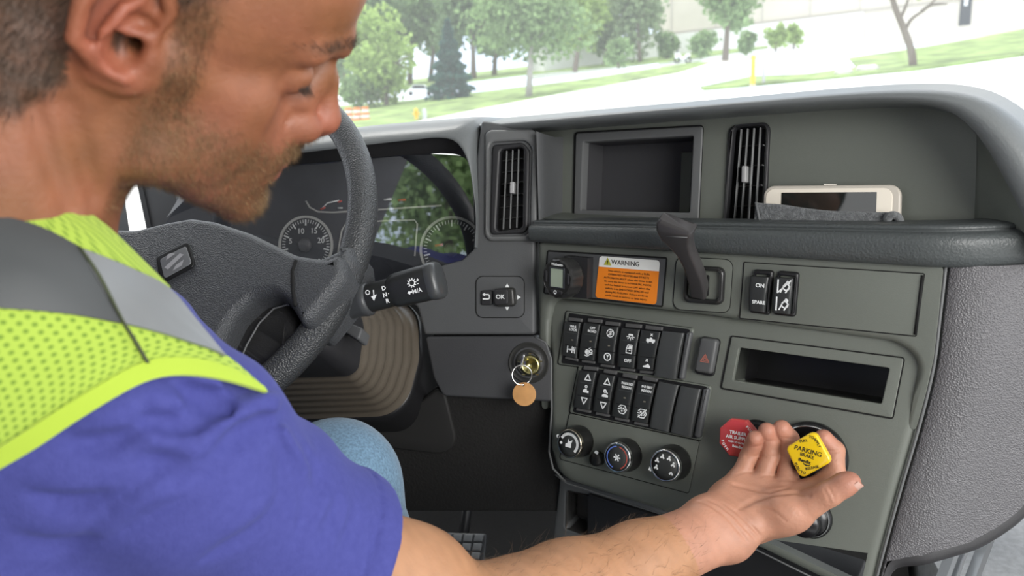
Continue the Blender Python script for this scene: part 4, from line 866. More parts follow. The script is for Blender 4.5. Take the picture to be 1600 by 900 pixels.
# upper spare switches
def sw2(Qh_, Qk, label, syms):
    t = thing('rocker_switch', label, 'switch', 'rocker switches on the upper panel')
    plate(FU, Qh_, .0005, .0055, .003, .003, 'switch_housing', PLB, t, holes=[([lerp2(Qh_[0], Qh_[2], .1), lerp2(Qh_[1], Qh_[3], .1), lerp2(Qh_[2], Qh_[0], .08), lerp2(Qh_[3], Qh_[1], .08)], .002)], hbev=.001)
    q = [Vector(p) for p in pxpoly(FU, Qk, .004)]
    at, hh = barrel(FU, Qk, .004, .0075, 'key', ROCK, t)
    for kind, t_, d in syms:
        x, y = at(.5, t_)
        if kind == 't': text(FU, d[0], x, y, d[1], hh(t_)+.0002, 'lettering', WHT, t, bold=.02)
        else: ico(FU, x, y, hh(t_)+.0002, d[0], d[1], 'symbol', WHT, t)
S_LANE = [('s', .2, [(-.9, -.9), (-.9, .9)]), ('s', .18, [(-.5, -.8), (-.1, .1), (.4, .8)]), ('o', .25, -.05, .42, .18), ('s', .2, [(.2, -.8), (.7, .1)]), ('c', .45, .55, .25)]
S_LANEX = S_LANE + [('s', .18, [(-.9, -.9), (.8, .9)])]
sw2([(1177, 421), (1208, 423), (1202, 493), (1170, 489)], [(1174.5, 431), (1203, 433), (1196.5, 487), (1172, 484)], 'black ON SPARE rocker switch on the upper panel', [('t', .27, ('ON', .0042)), ('t', .76, ('SPARE', .0036))])
sw2([(1215, 423), (1248, 426), (1242, 496), (1207, 492)], [(1213, 433), (1241, 435), (1236, 490), (1208.5, 487)], 'black rocker switch with lane symbols on the upper panel', [('i', .26, (S_LANEX, .0075)), ('i', .76, (S_LANE, .0075))])
# ================================================================== climate knobs
plate(FL, [(890, 646), (1093, 689.5), (1076, 770.5), (874.5, 717)], -.001, .0012, .0006, .003, 'climate_panel', PLG, dash); groove(FL, [(890, 646), (1093, 689.5), (1076, 770.5), (874.5, 717)], .0006, .0014, .003, 'climate_joint', dash)
KB = mat('knob_black', (.012, .012, .012), .3); KF = mat('knob_face', (.035, .037, .036), .45)
def knob(bx, by, r, H, label, syms, ringm):
    t = thing('climate_knob', label, 'knob', 'climate knobs below the switches'); M = FL.mat(bx, by, .001)
    MB().lathe(M, [(r*1.16, 0), (r*1.16, .004), (r*1.10, .010), (r*1.06, H-.006), (r*1.02, H-.003), (r*.98, H-.002)], 44).build('skirt', KB, t)
    MB().lathe(M, [(r*1.035, H-.008), (r*1.05, H-.005), (r*1.03, H-.001), (r*.97, H+.0005), (r*.90, H)], 44, caps=False).build('chrome_ring', ringm, t)
    MB().lathe(M, [(r*.92, H-.003), (r*.91, H-.0008), (r*.3, H-.0004), (.0003, H-.0004)], 44).build('face', KF, t)
    fr = onM(M)
    for k, (nm, pl, S, m_) in enumerate(syms): icoF(fr, 0, 0, H-.0003, pl, S, nm, m_, t)
    return t, fr
def arcstroke(r_, a0, a1, w_, n=14): return ('s', w_, [(r_*math.cos(R(a0+(a1-a0)*k/n)), r_*math.sin(R(a0+(a1-a0)*k/n))) for k in range(n+1)])
BRZ = mat('warm_chrome', (.62, .56, .46), .2, metal=1.0)
kn, fk = knob(906, 689, .0172, .026, 'black fan knob with chrome ring, first of three below the switches', [('fan_scale', [arcstroke(.80, 150, -40, .22), ('c', -.75, -.05, .12)], .0150, WHT), ('heater_symbol', [('p', [(-.32, -.30), (.22, -.30), (.22, .05), (.32, .35), (.02, .2), (-.1, .42), (-.14, .05), (-.32, -.05)])], .0150, WHT)], BRZ)
icoF(fk, -.0165, .006, .0255, [('o', 0, 0, .6, .5)], .0028, 'off_mark', WHT, kn)
BLU = mat('blue_print', (.12, .2, .6), .5); RDP = mat('dull_red_print', (.5, .1, .08), .5)
kn, fk = knob(980, 710, .0172, .026, 'black temperature knob with blue and red arc, middle of the three', [('cold_arc', [arcstroke(.84, 250, 100, .09)], .0155, BLU), ('warm_arc', [arcstroke(.84, 80, -60, .09)], .0155, RDP), ('frost_symbol', [('s', .10, [(math.cos(R(60*k))*.26, math.sin(R(60*k))*.26), (0, 0)]) for k in range(6)], .0155, WHT)], CHR)
dd = thing('air_button', 'small round button tucked beside the temperature knob', 'button')
Md = FL.mat(937, 716, .001); MB().lathe(Md, [(.0085, 0), (.0085, .010), (.0075, .0125), (.0003, .013)], 28).build('button_cap', KB, dd)
ico(FL, 932, 707, .0135, [('p', [(-1, -.3), (.5, -.7), (1, .3), (-.3, .8)])], .0032, 'symbol', WHT, dd)
AIR = [('s', .12, [(.66*math.cos(R(a))-.12, .66*math.sin(R(a))-.1), (.66*math.cos(R(a)), .66*math.sin(R(a))+.02), (.66*math.cos(R(a))+.1, .66*math.sin(R(a))-.12)]) for a in (200, 155, 110, 65, 20, -35)] + [('c', .66*math.cos(R(a))+.02, .66*math.sin(R(a))+.1, .075) for a in (200, 155, 110, 65, 20)]
kn, fk = knob(1054, 722, .0178, .027, 'black airflow knob with pictogram ring, last of the three', [('airflow_symbols', AIR, .0160, WHT)], CHR)
icoF(fk, -.0172, -.0078, .0262, [('p', [(-.8, -.5), (.5, -.9), (.9, .5), (-.4, .9)])], .0028, 'pointer_mark', WHT, kn)
# ================================================================== air brake valves
GAPM = mat('valve_black', (.010, .010, .011), .25)
def octo(cx, cy, rad, h, n=8, rot=0.0, rr=.002): 
    return roundpoly([(cx+rad*math.cos(rot+2*math.pi*k/n), cy+rad*math.sin(rot+2*math.pi*k/n)) for k in range(n)], rr)
tv = thing('trailer_air_knob', 'red octagonal trailer air supply knob partly behind the fingers', 'knob')
c = FL.uv(1180, 690, .001); M = FL.mat(1183, 693, .0)
MB().lathe(M, [(.026, 0), (.026, .004), (.021, .007), (.006, .008), (.006, .030), (.0003, .030)], 40).build('valve_collar', GAPM, tv)
c = FL.uv(1153, 684.5, .034)
slab(FL, octo(c[0], c[1], .0215, .034, 8, R(22.5+4), .002), .027, .0355, .002, 'octagon_button', mat('valve_red', (.46, .05, .05), .16, coat=.6, var=.1), tv)
for s, dy, sz in (('TRAILER', .0052, .0034), ('AIR SUPPLY', .0002, .0034), ('PUSH TO SUPPLY', -.0046, .0017)):
    p = FL.w(c[0], c[1]+dy, .0357); textF(FL, s, c[0], c[1]+dy, sz, .0358, 'lettering', WHT, tv, R(1), bold=.03)
textF(FL, 'Bendix', c[0]+.001, c[1]-.0088, .0028, .0358, 'maker_lettering', WHT, tv, R(1), bold=.03)
def arctext(fr, s, cu, cv, rad, a0, a1, size, h, m, parent, flip=False):
    n = len(s)
    for i, ch in enumerate(s):
        if ch == ' ': continue
        a = R(a0+(a1-a0)*(i+.5)/n); textF(fr, ch, cu+rad*math.cos(a), cv+rad*math.sin(a), size, h, 'lettering', m, parent, a - (R(-90) if flip else R(90)), bold=.03)
arctext(FL, 'PULL', c[0], c[1], .0165, 62, 22, .0026, .0358, WHT, tv)
arctext(FL, 'PUSH', c[0], c[1], .0165, 195, 240, .0026, .0358, WHT, tv, True)
pv = thing('parking_brake_knob', 'yellow diamond-shaped PARKING BRAKE knob held in the hand', 'knob')
M = FL.mat(1268, 713, 0)
MB().lathe(M, [(.0365, 0), (.0365, .006), (.034, .009), (.030, .0095), (.028, .006), (.008, .006), (.008, .046), (.0003, .046)], 56).build('valve_collar', GAPM, pv)
MB().lathe(M, [(.0325, .0088), (.0335, .0100), (.0320, .0100)], 56, caps=False).build('collar_ring', CHR, pv)
HT = .052
yq = [(1271.5, 672.5), (1299.5, 721.5), (1250.5, 749), (1226.5, 699.5)]
YEL = mat('valve_yellow', (.78, .52, .01), .22, coat=.4)
plate(FL, yq, HT-.007, HT, .0022, .0055, 'diamond_button', YEL, pv)
YP = mat('dark_print', (.02, .015, .005), .6)
cy_ = FL.uv(1263, 711, HT)
tilt = R(-2)
for s, px_, py_, sz in (('PARKING', 1262.5, 705, .0044), ('BRAKE', 1261, 712.5, .0032)): text(FL, s, px_, py_, sz, HT+.0002, 'lettering', YP, pv, R(-5), bold=.02)
text(FL, 'Bendix', 1257, 720.5, .0030, HT+.0002, 'maker_lettering', YP, pv, R(-5), bold=.05)
ico(FL, 1260.5, 725, HT, [('p', [(-1, .2), (-.8, -.3), (0, -.6), (.8, -.3), (1, .2), (.6, -.05), (0, -.2), (-.6, -.05)])], .0036, 'maker_emblem', YP, pv, th=.0003, rot=R(-5))
for s, px_, py_, a in (('PULL', 1255.5, 689, 22), ('TO', 1268, 683.5, -8), ('APPLY', 1277, 692, -52), ('PUSH', 1246, 729.5, -58), ('TO', 1255, 738.5, -5), ('RELEASE', 1269, 731, 24)):
    text(FL, s, px_, py_, .0025, HT+.0002, 'lettering', YP, pv, R(a), bold=.02)
lk = thing('round_knob', 'black round knob under the thumb below the parking brake knob', 'knob')
M = FL.mat(1268, 808, 0)
MB().lathe(M, [(.021, 0), (.021, .004), (.017, .007), (.012, .008), (.012, .018), (.0150, .020), (.0150, .028), (.0135, .031), (.0003, .0315)], 40).build('knob_body', GAPM, lk)
MB().lathe(M, [(.0185, .006), (.0195, .0065), (.0185, .0075)], 40, caps=False).build('ring', PLL, lk)
# ================================================================== ignition
ig = thing('ignition_lock', 'round ignition lock with brass coloured cylinder in the lower dash', 'ignition lock')
M = FD.mat(826, 567, .003)
MB().lathe(M, [(.027, .0004), (.0265, .0012), (.025, .0005), (.018, -.0002), (.0165, .0015), (.0145, .0022), (.0138, .0006)], 44, caps=False).build('lock_surround', mat('lock_dark', (.022, .022, .02), .4), ig)
M2 = FD.mat(829, 570, .003)
BRA = mat('brass', (.62, .56, .25), .25, metal=1.0)
MB().lathe(M2, [(.0128, 0), (.0128, .004), (.0115, .006), (.0095, .006), (.009, .0035), (.0035, .003), (.003, .001)], 36).build('lock_cylinder', BRA, ig)
for a in range(5):
    q = R(a*72+20); MB().box((.0150*math.cos(q), .0150*math.sin(q), .003), .004, .0016, .002, M2 @ Matrix.Identity(4)).build('lock_notch', BRA, ig, False)
ky = thing('ignition_key', 'ignition key with split ring and round tan tag hanging below the lock', 'key')
p0 = FD.w(*FD.uv(827, 568, .006), .006); 
kb = FD.hit(816.5, 562, .03)
MB().box((0, 0, 0), .0022, .007, .026, Matrix.Translation(FD.hit(823, 567, .016)) @ FD.mat(823, 567).to_3x3().to_4x4()).build('key_blade', CHR, ky, False)
pts = [(819, 552), (816, 557), (813, 566), (811.5, 576), (813.5, 577), (817, 567), (820, 557)]
plate(FD, pts, .028, .032, .001, .001, 'key_bow', mat('key_bow_metal', (.75, .75, .7), .25, metal=1.0), ky)
rc = FD.hit(815.5, 586, .0325); Mr = Matrix.Translation(rc) @ Matrix((FD.u, FD.v, FD.n)).transposed().to_4x4() @ Matrix.Rotation(R(20), 4, 'Y')
MB().tube([Mr @ Vector((.0125*math.cos(R(a)), .0125*math.sin(R(a)), .0008*math.sin(R(a*2)))) for a in range(0, 361, 10)], .0009, 8, False).build('split_ring', CHR, ky)
cc = FD.uv(819, 616, .033)
slab(FD, [(cc[0]+.0150*math.cos(2*math.pi*k/36), cc[1]+.0150*math.sin(2*math.pi*k/36)) for k in range(36)], .0315, .0335, .0006, 'round_tag', mat('tan_tag', (.52, .27, .10), .5, var=.12, vscale=60), ky,
     holes=[[(cc[0]-.0012+.0018*math.cos(2*math.pi*k/10), cc[1]+.0118+.0018*math.sin(2*math.pi*k/10)) for k in range(10)]])
# ================================================================== phone in a pouch
FP = plane_frame(FB.hit(1300, 325, .030), R(24), R(12))
ph = thing('phone', 'pale gold smartphone standing sideways in the grey pouch', 'phone')
plate(FP, [(1193, 290), (1408, 288), (1405, 400), (1190, 402)], -.007, 0, .0025, .011, 'phone_case', mat('case_grey_gold', (.50, .46, .40), .3), ph)
plate(FP, [(1197, 295), (1395, 293.5), (1392, 395), (1194, 398)], -.001, .0006, .0005, .009, 'phone_front', mat('phone_cream', (.76, .70, .60), .3), ph)
plate(FP, [(1221, 301), (1370, 300), (1367, 390), (1218, 392)], .0002, .0009, 0, .0005, 'phone_screen', mat('screen_glass', (.008, .012, .012), .03, spec=.8), ph)
MB().box((0, 0, 0), .012, .0012, .003, FP.mat(1297, 288.5, -.003)).build('volume_button', mat('button_gold', (.7, .66, .58), .25), ph, False)
po = thing('phone_pouch', 'grey woven fabric pouch holding the phone on the shelf', 'pouch')
FPO = plane_frame(FB.hit(1300, 345, .040), R(24), R(6))
top = spline([FPO.hit(x, y, h) for x, y, h in [(1180, 316, 0), (1188, 318, .001), (1220, 320, .003), (1260, 326, .004), (1300, 330, .005), (1340, 331, .004), (1375, 332, .003), (1395, 332, .001), (1400, 333, -.002)]], 60)
rows = []
rng = random.Random(3)
for k in range(9):
    t = k/8; rows.append([p + Vector((0, 0, -.022*t)) + FPO.n*(.0012*math.sin(i*.9+k)*t + .002*t) for i, p in enumerate(top)])
rows = [[p - FPO.n*.0035 for p in rows[1]], [p - FPO.n*.002 + Vector((0, 0, .0004)) for p in rows[0]]] + rows
WEAVE = mat('woven_fabric', (.12, .126, .13), .85, 1.0, 900, 'voronoi', sheen=.3, var=.3, vscale=300)
MB().grid(rows).build('pouch_panel', WEAVE, po)
bk = spline([FPO.hit(x, y, -.013) for x, y in [(1181, 317), (1300, 318), (1400, 322)]], 20)
MB().grid([bk, [p-Vector((0, 0, .024)) for p in bk]]).build('pouch_lining', WEAVE, po)
MB().tube([FPO.hit(1181, 316, .0), FPO.hit(1184, 330, .002), FPO.hit(1188, 352, .003)], .0014, 8).build('pouch_seam', mat('seam_grey', (.13, .135, .14), .8), po)
mbf = MB()
mbf.tube(spline([FPO.hit(x, y, h) for x, y, h in [(1384, 350, .004), (1388, 340, .006), (1394, 336, .006), (1401, 338, .004), (1406, 344, .002), (1409, 352, .0)]], 16), [.003, .0034, .0038, .004, .0042, .0042, .004, .004, .004, .0042, .004, .004, .0036, .0036, .0034, .003], 10)
mbf.build('frayed_corner', WEAVE, po)
# ================================================================== steering wheel
WC = Vector((-.5485, .7666, .9273)); WY, WT = R(-4), R(37.4)
wx = Vector((math.cos(WY), math.sin(WY), 0)); wn = Vector((math.sin(WY)*math.cos(WT), -math.cos(WY)*math.cos(WT), math.sin(WT)))
FW = Frame(WC, wx, wn); WR = .225
sw_ = thing('steering_wheel', 'black grained truck steering wheel in front of the driver', 'steering wheel')
rows = []
for i in range(121):
    a = 2*math.pi*i/120; e = Vector((math.cos(a), math.sin(a)))
    r_ = []
    for j in range(20):
        b = 2*math.pi*j/20; rr_ = .0158*(1 + .06*math.cos(b)); r_.append(FW.w(e.x*(WR+rr_*math.cos(b)), e.y*(WR+rr_*math.cos(b)), .0185*math.sin(b)))
    rows.append(r_)
MB().grid(rows, close=True).build('rim', RIMM, sw_)
# centre pad: outline in pixels of its plane, domed
padpx = [(60, 330), (150, 352), (178, 364), (225, 365), (270, 354), (310, 347), (345, 352), (400, 370), (470, 404), (520, 412), (545, 400), (548, 440), (500, 500), (482, 520), (470, 500), (455, 476), (436, 466), (405, 472), (375, 500), (352, 545), (335, 600), (300, 640), (60, 640)]
SPK = mat('wheel_pad_grain', (.055, .058, .062), .40, .7, 650, 'voronoi')
def dome(fr, pts, h, rise, r0, name, m, parent, rings=9, edge=.02, back=-.03):
    """soft pillow over an outline: rings inset towards the inside, rising like a quarter round"""
    p = roundpoly(pxpoly(fr, pts, h), r0, 4)
    if area2(p) < 0: p = p[::-1]
    p = [tuple(v)[:2] for v in resample([Vector((x, y, 0)) for x, y in p+[p[0]]], 161)[:-1]]
    n = len(p); rr_ = [([fr.w(x, y, back) for x, y in p])]
    q = p
    for k in range(rings):
        a = math.pi/2*k/(rings-1); d = edge*(1-math.cos(a)); qq = inset(p, d)
        rr_.append([fr.w(x, y, h+rise*math.sin(a)) for x, y in qq]); q = qq
    mb = MB().grid(rr_, close=True); base = (len(rr_)-1)*n
    for t in tri_fill([q]): mb.f.append(tuple(base+i for i in t))
    return mb.build(name, m, parent)
dome(FW, padpx, .020, .016, .012, 'centre_pad', SPK, sw_, edge=.010)
# spoke tip piece beyond the dark joint and the sculpted dark pocket below it
groove(FW, [(463, 407), (457, 425), (458, 455), (462, 478)], .0355, .0045, 0, 'spoke_joint', sw_, closed=False)
dome(FW, [(428, 470), (455, 478), (470, 505), (476, 522), (452, 560), (420, 590), (392, 612), (340, 640), (330, 610), (352, 560), (378, 510), (402, 480)], -.006, .010, .012, 'spoke_pocket', mat('pocket_black', (.022, .022, .022), .45, .4, 700), sw_, edge=.010)
strip(FW, [(476, 480), (450, 476), (428, 482), (405, 505), (385, 540), (368, 580)], .0085, .0022, 'pocket_seam', PLL, sw_)
# spoke linking pad and rim
bx = FW.uv(470, 450, .02); bx2 = FW.uv(556, 405, .0)
dome(FW, [(462, 408), (512, 414), (540, 402), (562, 388), (566, 420), (545, 455), (505, 505), (484, 524), (462, 478), (456, 440)], .004, .024, .010, 'spoke', SPK, sw_, edge=.012)
em = [(243, 402), (293, 377), (303, 411), (300, 417), (254, 441), (248, 435)]
plate(FW, em, .034, .0385, .001, .004, 'emblem_recess', mat('emblem_black', (.015, .015, .015), .3), sw_)
plate(FW, [(249, 405), (290, 384), (299, 411), (256, 435)], .036, .0395, .001, .003, 'emblem_plate', mat('emblem_grey', (.16, .165, .17), .35), sw_)
ico(FW, 273, 409, .0398, [('p', [(-.75, -.5), (-.35, -.65), (.6, .6), (.2, .7)]), ('p', [(.1, -.75), (.75, -.3), (.75, .2), (.2, -.3)]), ('p', [(-.8, .1), (-.2, .65), (-.5, .75), (-.85, .6)])], .014, 'emblem_mark', mat('emblem_silver', (.38, .38, .39), .3), sw_)
# ================================================================== steering column and gear stalk
co = thing('steering_column', 'dark steering column with ribbed tan bellows under the wheel', 'steering column')
def colframe(d): return Frame(WC - wn*d, wx, wn)
def sec(d, pts, ins, rad=.05):
    fr = colframe(d); p = roundpoly(pxpoly(fr, pts, 0), rad, 8)
    if area2(p) < 0: p = p[::-1]
    return [fr.w(x, y, 0) for x, y in inset(p, ins)]
A = [(330, 470), (575, 470), (560, 578), (545, 588), (330, 594)]; B = [(330, 470), (652, 470), (656, 560), (632, 650), (330, 660)]
rows = []; nb = 7
for k in range(nb*4+1):
    t = k/(nb*4); pts = [lerp2(a, b, t) for a, b in zip(A, B)]
    rows.append(sec(.10+.16*t, pts, .0045*(.5-.5*math.cos(2*math.pi*k/4)), [.0, .05, .06, .06, .0]))
BELL = mat('tan_grey_rubber', (.105, .088, .068), .38, .2, 500)
MB().grid(rows, close=True).build('bellows', BELL, co)
top = rows[0]; ctr_ = sum(top, Vector())/len(top)
shr = [[p.lerp(ctr_, .0) + wn*.0 for p in top], [p.lerp(ctr_, .02) + wn*.03 for p in top], [p.lerp(ctr_, .06) + wn*.065 for p in top], [p.lerp(ctr_, .25) + wn*.08 for p in top], [p.lerp(ctr_, .9) + wn*.082 for p in top]]
MB().grid(shr, close=True).build('column_shroud', PLD, co)
last = rows[-1]; cl_ = sum(last, Vector())/len(last)
MB().grid([[p + wn*.001 for p in last], [cl_ + (p-cl_)*1.03 for p in last], [cl_ + (p-cl_)*1.05 - wn*.01 for p in last], [cl_ + (p-cl_)*1.02 - wn*.08 for p in last]], close=True).build('bellows_collar', PLB, co)
plate(colframe(.045), [(536, 500), (566, 512), (560, 532), (530, 512)], -.02, .001, .002, .003, 'shroud_clip', PLA, co)
stk = thing('gear_stalk', 'black gear selector stalk with D N R marks right of the steering wheel', 'stalk')
zs = .80
a = ptz(545, 478, .80); b = ptz(688, 441, .775); ax = (b-a).normalized()
side = (ax.cross(FWD)).normalized()                     # down-ish across the stalk as seen
FSK = Frame(ptz(620, 455, .79), ax, (-FWD - ax*(-FWD).dot(ax)))
c_ = -wx*0
def tubesec(px, py, r_, rb, pw):
    c = FSK.hit(px, py, 0) ; out = []
    for j in range(28):
        q = 2*math.pi*j/28; cq, sq = math.cos(q), math.sin(q); e = 2/pw
        out.append(c + FSK.v*(r_*math.copysign(abs(cq)**e, cq)) + FSK.n*(rb*math.copysign(abs(sq)**e, sq)))
    return out
def tubeobj(lst, name, m):
    rows = [tubesec(*q) for q in lst]; mb = MB().grid(rows, close=True); k = 28
    mb.f.append(tuple(range((len(rows)-1)*k, len(rows)*k))); mb.f.append(tuple(reversed(range(k)))); o = mb.build(name, m, stk); sharpen(o, 50); return o
STK = mat('stalk_black', (.020, .021, .021), .38)
tubeobj([(538, 482, .014, .014, 2), (560, 472, .0155, .0155, 2), (568, 469, .0175, .0175, 2), (576, 467, .0175, .0175, 2), (579, 466, .015, .015, 2)], 'stalk_collar', mat('collar_grey', (.05, .053, .056), .35))
tubeobj([(564, 470, .0142, .0142, 2), (574, 467, .0150, .0150, 2), (600, 460, .0150, .0150, 2.2), (626, 452, .0148, .0148, 2.4)], 'twist_barrel', STK)
tubeobj([(612, 456, .0148, .0148, 2.4), (619, 454, .0172, .0165, 3), (626, 452, .0178, .0170, 3.2), (660, 443.5, .0186, .0175, 3.4), (674, 440, .0186, .0175, 3.4)], 'grip', STK)
tubeobj([(673, 440.2, .0187, .0176, 3.4), (676, 439.5, .0196, .018, 3.4), (683, 438, .0196, .018, 3.2), (688, 436.8, .0180, .0165, 3), (690, 436.4, .0155, .014, 2.8)], 'end_cap', mat('cap_grey', (.045, .048, .05), .3))
hS = .0158
S_SUN = [('o', 0, 0, .62, .2)] + [('s', .2, [(math.cos(R(a_))*.75, math.sin(R(a_))*.75), (math.cos(R(a_))*.98, math.sin(R(a_))*.98)]) for a_ in range(0, 360, 36)]
ico(FSK, 643.5, 442, .0180, S_SUN, .0048, 'lamp_symbol', WHT, stk); text(FSK, '+', 652.5, 437.5, .0035, .0180, 'plus_minus_mark', WHT, stk, bold=.05); text(FSK, '-', 653, 442.5, .0035, .0180, 'plus_minus_mark', WHT, stk, bold=.05)
text(FSK, 'M/A', 651.5, 454.5, .0042, .0180, 'mode_lettering', WHT, stk, bold=.03)
ico(FSK, 640.5, 457, .0180, [('p', [(-1, 0), (0, .8), (0, .3), (.9, .3), (.9, -.3), (0, -.3), (0, -.8)])], .0028, 'arrow_mark', WHT, stk)
for s, x, y in (('D', 599.5, 450.5), ('N', 601.5, 461), ('R', 605.5, 470.5)): text(FSK, s, x, y, .0042, .0156, 'gear_lettering', WHT, stk, bold=.03)
ico(FSK, 608, 458.5, .0156, [('p', [(1, 1), (-1, 0), (1, -1)])], .0014, 'gear_pointer', WHT, stk)
ico(FSK, 584, 463, .0153, [('s', .3, [(.3, 1.4), (.1, .2)]), ('p', [(-.7, .1), (.9, .3), (-.2, -1.1)])], .0042, 'sweep_symbol', WHT, stk)
ico(FSK, 574.5, 457, .0153, [('o', 0, 0, .7, .3)], .003, 'turn_symbol', WHT, stk)
# ================================================================== the driver: implicit body surfaces, meshed by surface nets
def A3(p): return np.array(p, dtype=np.float64)
def s_ell(p, c, r, M=None):
    q = p - A3(c)
    if M is not None: q = q @ M
    r = A3(r) if not np.isscalar(r) else np.array([r]*3, float)
    k0 = np.sqrt(((q/r)**2).sum(-1)); k1 = np.sqrt(((q/(r*r))**2).sum(-1)); return k0*(k0-1)/np.maximum(k1, 1e-9)
def s_cap(p, a, b, ra, rb=None):
    a = A3(a); b = A3(b); rb = ra if rb is None else rb; d = b-a; L = max(d@d, 1e-12)
    t = np.clip(((p-a)@d)/L, 0, 1); q = p - a - t[..., None]*d
    return np.sqrt((q*q).sum(-1)) - (ra + (rb-ra)*t)
def smin(a, b, k):
    h = np.maximum(k-np.abs(a-b), 0)/k; return np.minimum(a, b) - h*h*k*.25
def smax(a, b, k): return -smin(-a, -b, k)
def s_chain(p, pts, rs, k=None):
    d = None
    for i in range(len(pts)-1):
        e = s_cap(p, pts[i], pts[i+1], rs[i], rs[i+1]); d = e if d is None else (np.minimum(d, e) if not k else smin(d, e, k))
    return d
def axis(segs, B=8):
    """grid coordinates along one axis from (end, step) segments, padded to whole blocks"""
    g = [segs[0][0]]
    for p_, (b, h) in zip(segs[:-1], segs[1:]):
        a = p_[0]
        n = max(1, int(round((b-a)/h))); g += [a+(b-a)*(k+1)/n for k in range(n)]
    while len(g) % B: g.append(g[-1]+segs[-1][1])
    return np.array(g)
def sdf_mesh(f, gx, gy, gz, B=8):
    G = [gx, gy, gz]; N = np.array([len(g) for g in G]); n = N//B
    def pos(I): return np.stack([G[a][I[..., a]] for a in range(3)], -1)
    ix = np.stack(np.meshgrid(*[np.arange(k) for k in n], indexing='ij'), -1).reshape(-1, 3)
    p0 = pos(ix*B); p1 = pos(ix*B+B-1); c = (p0+p1)/2; rad = np.linalg.norm(p1-p0, axis=1)*.5
    dc = np.concatenate([f(c[i:i+60000]) for i in range(0, len(c), 60000)])
    I = np.repeat(np.repeat(np.repeat((dc < 0).reshape(n), B, 0), B, 1), B, 2)
    act = np.abs(dc) < rad*1.35 + .003; aix = ix[act]
    off = np.stack(np.meshgrid(*[np.arange(B)]*3, indexing='ij'), -1).reshape(-1, 3)
    slot = -np.ones(tuple(n), np.int32); slot[tuple(aix.T)] = np.arange(len(aix)); VAL = np.zeros((len(aix), B*B*B), np.float32)
    for i in range(0, len(aix), 150):
        g = aix[i:i+150, None, :]*B + off[None]; v = f(pos(g.reshape(-1, 3))); VAL[i:i+150] = v.reshape(-1, B*B*B)
        g = g.reshape(-1, 3); I[g[:, 0], g[:, 1], g[:, 2]] = v < 0
    def D(g):
        b = g//B; s_ = slot[b[:, 0], b[:, 1], b[:, 2]]; r_ = g-b*B; v = VAL[np.maximum(s_, 0), (r_[:, 0]*B+r_[:, 1])*B+r_[:, 2]]
        return np.where(s_ >= 0, v, np.where(I[g[:, 0], g[:, 1], g[:, 2]], -.002, .002))
    s = np.zeros(tuple(N-1), np.int8)
    for a in (0, 1):
        for b in (0, 1):
            for d in (0, 1): s += I[a:N[0]-1+a, b:N[1]-1+b, d:N[2]-1+d]
    m = (s > 0) & (s < 8); cells = np.argwhere(m); del s
    key = (cells[:, 0].astype(np.int64)*N[1] + cells[:, 1])*N[2] + cells[:, 2]        # sorted by construction
    def find(e): k = (e[:, 0].astype(np.int64)*N[1] + e[:, 1])*N[2] + e[:, 2]; q = np.searchsorted(key, k); q = np.minimum(q, len(key)-1); return np.where(key[q] == k, q, -1)
    corner = [(a, b, d) for a in (0, 1) for b in (0, 1) for d in (0, 1)]
    val = np.stack([D(cells+np.array(c_)) for c_ in corner], 1)
    acc = np.zeros((len(cells), 3)); cnt = np.zeros(len(cells))
    for i in range(8):
        for j in range(i+1, 8):
            if sum(abs(corner[i][q]-corner[j][q]) for q in range(3)) != 1: continue
            vi, vj = val[:, i], val[:, j]; mm_ = (vi < 0) != (vj < 0); t = np.where(mm_, vi/np.where(mm_, vi-vj, 1), 0)
            acc += np.where(mm_[:, None], A3(corner[i]) + t[:, None]*(A3(corner[j])-A3(corner[i])), 0); cnt += mm_
    W = cells + acc/np.maximum(cnt, 1)[:, None]
    V = np.stack([np.interp(W[:, a], np.arange(N[a]), G[a]) for a in range(3)], 1)
    faces = []
    for ax in range(3):
        u, v = (ax+1) % 3, (ax+2) % 3; sl0 = [slice(None)]*3; sl1 = [slice(None)]*3; sl0[ax] = slice(0, N[ax]-1); sl1[ax] = slice(1, N[ax])
        a, b = I[tuple(sl0)], I[tuple(sl1)]; e = np.argwhere(a != b)
        ok = (e[:, u] > 0) & (e[:, v] > 0) & (e[:, u] < N[u]-1) & (e[:, v] < N[v]-1); e = e[ok]
        du = np.zeros(3, int); du[u] = 1; dv = np.zeros(3, int); dv[v] = 1
        q = np.stack([find(e-du-dv), find(e-dv), find(e), find(e-du)], 1)
        flip = ~a[tuple(e.T)]; q[flip] = q[flip][:, ::-1]; q = q[(q >= 0).all(1)]; faces.append(q)
    return V, np.concatenate(faces)
def relax(V, Q, n=1, k=.5):
    for _ in range(n):
        S = np.zeros_like(V); C = np.zeros(len(V))
        for i in range(4):
            for j in ((i+1) % 4, (i+3) % 4): np.add.at(S, Q[:, i], V[Q[:, j]]); np.add.at(C, Q[:, i], 1)
        V = V*(1-k) + k*S/np.maximum(C, 1)[:, None]
    return V
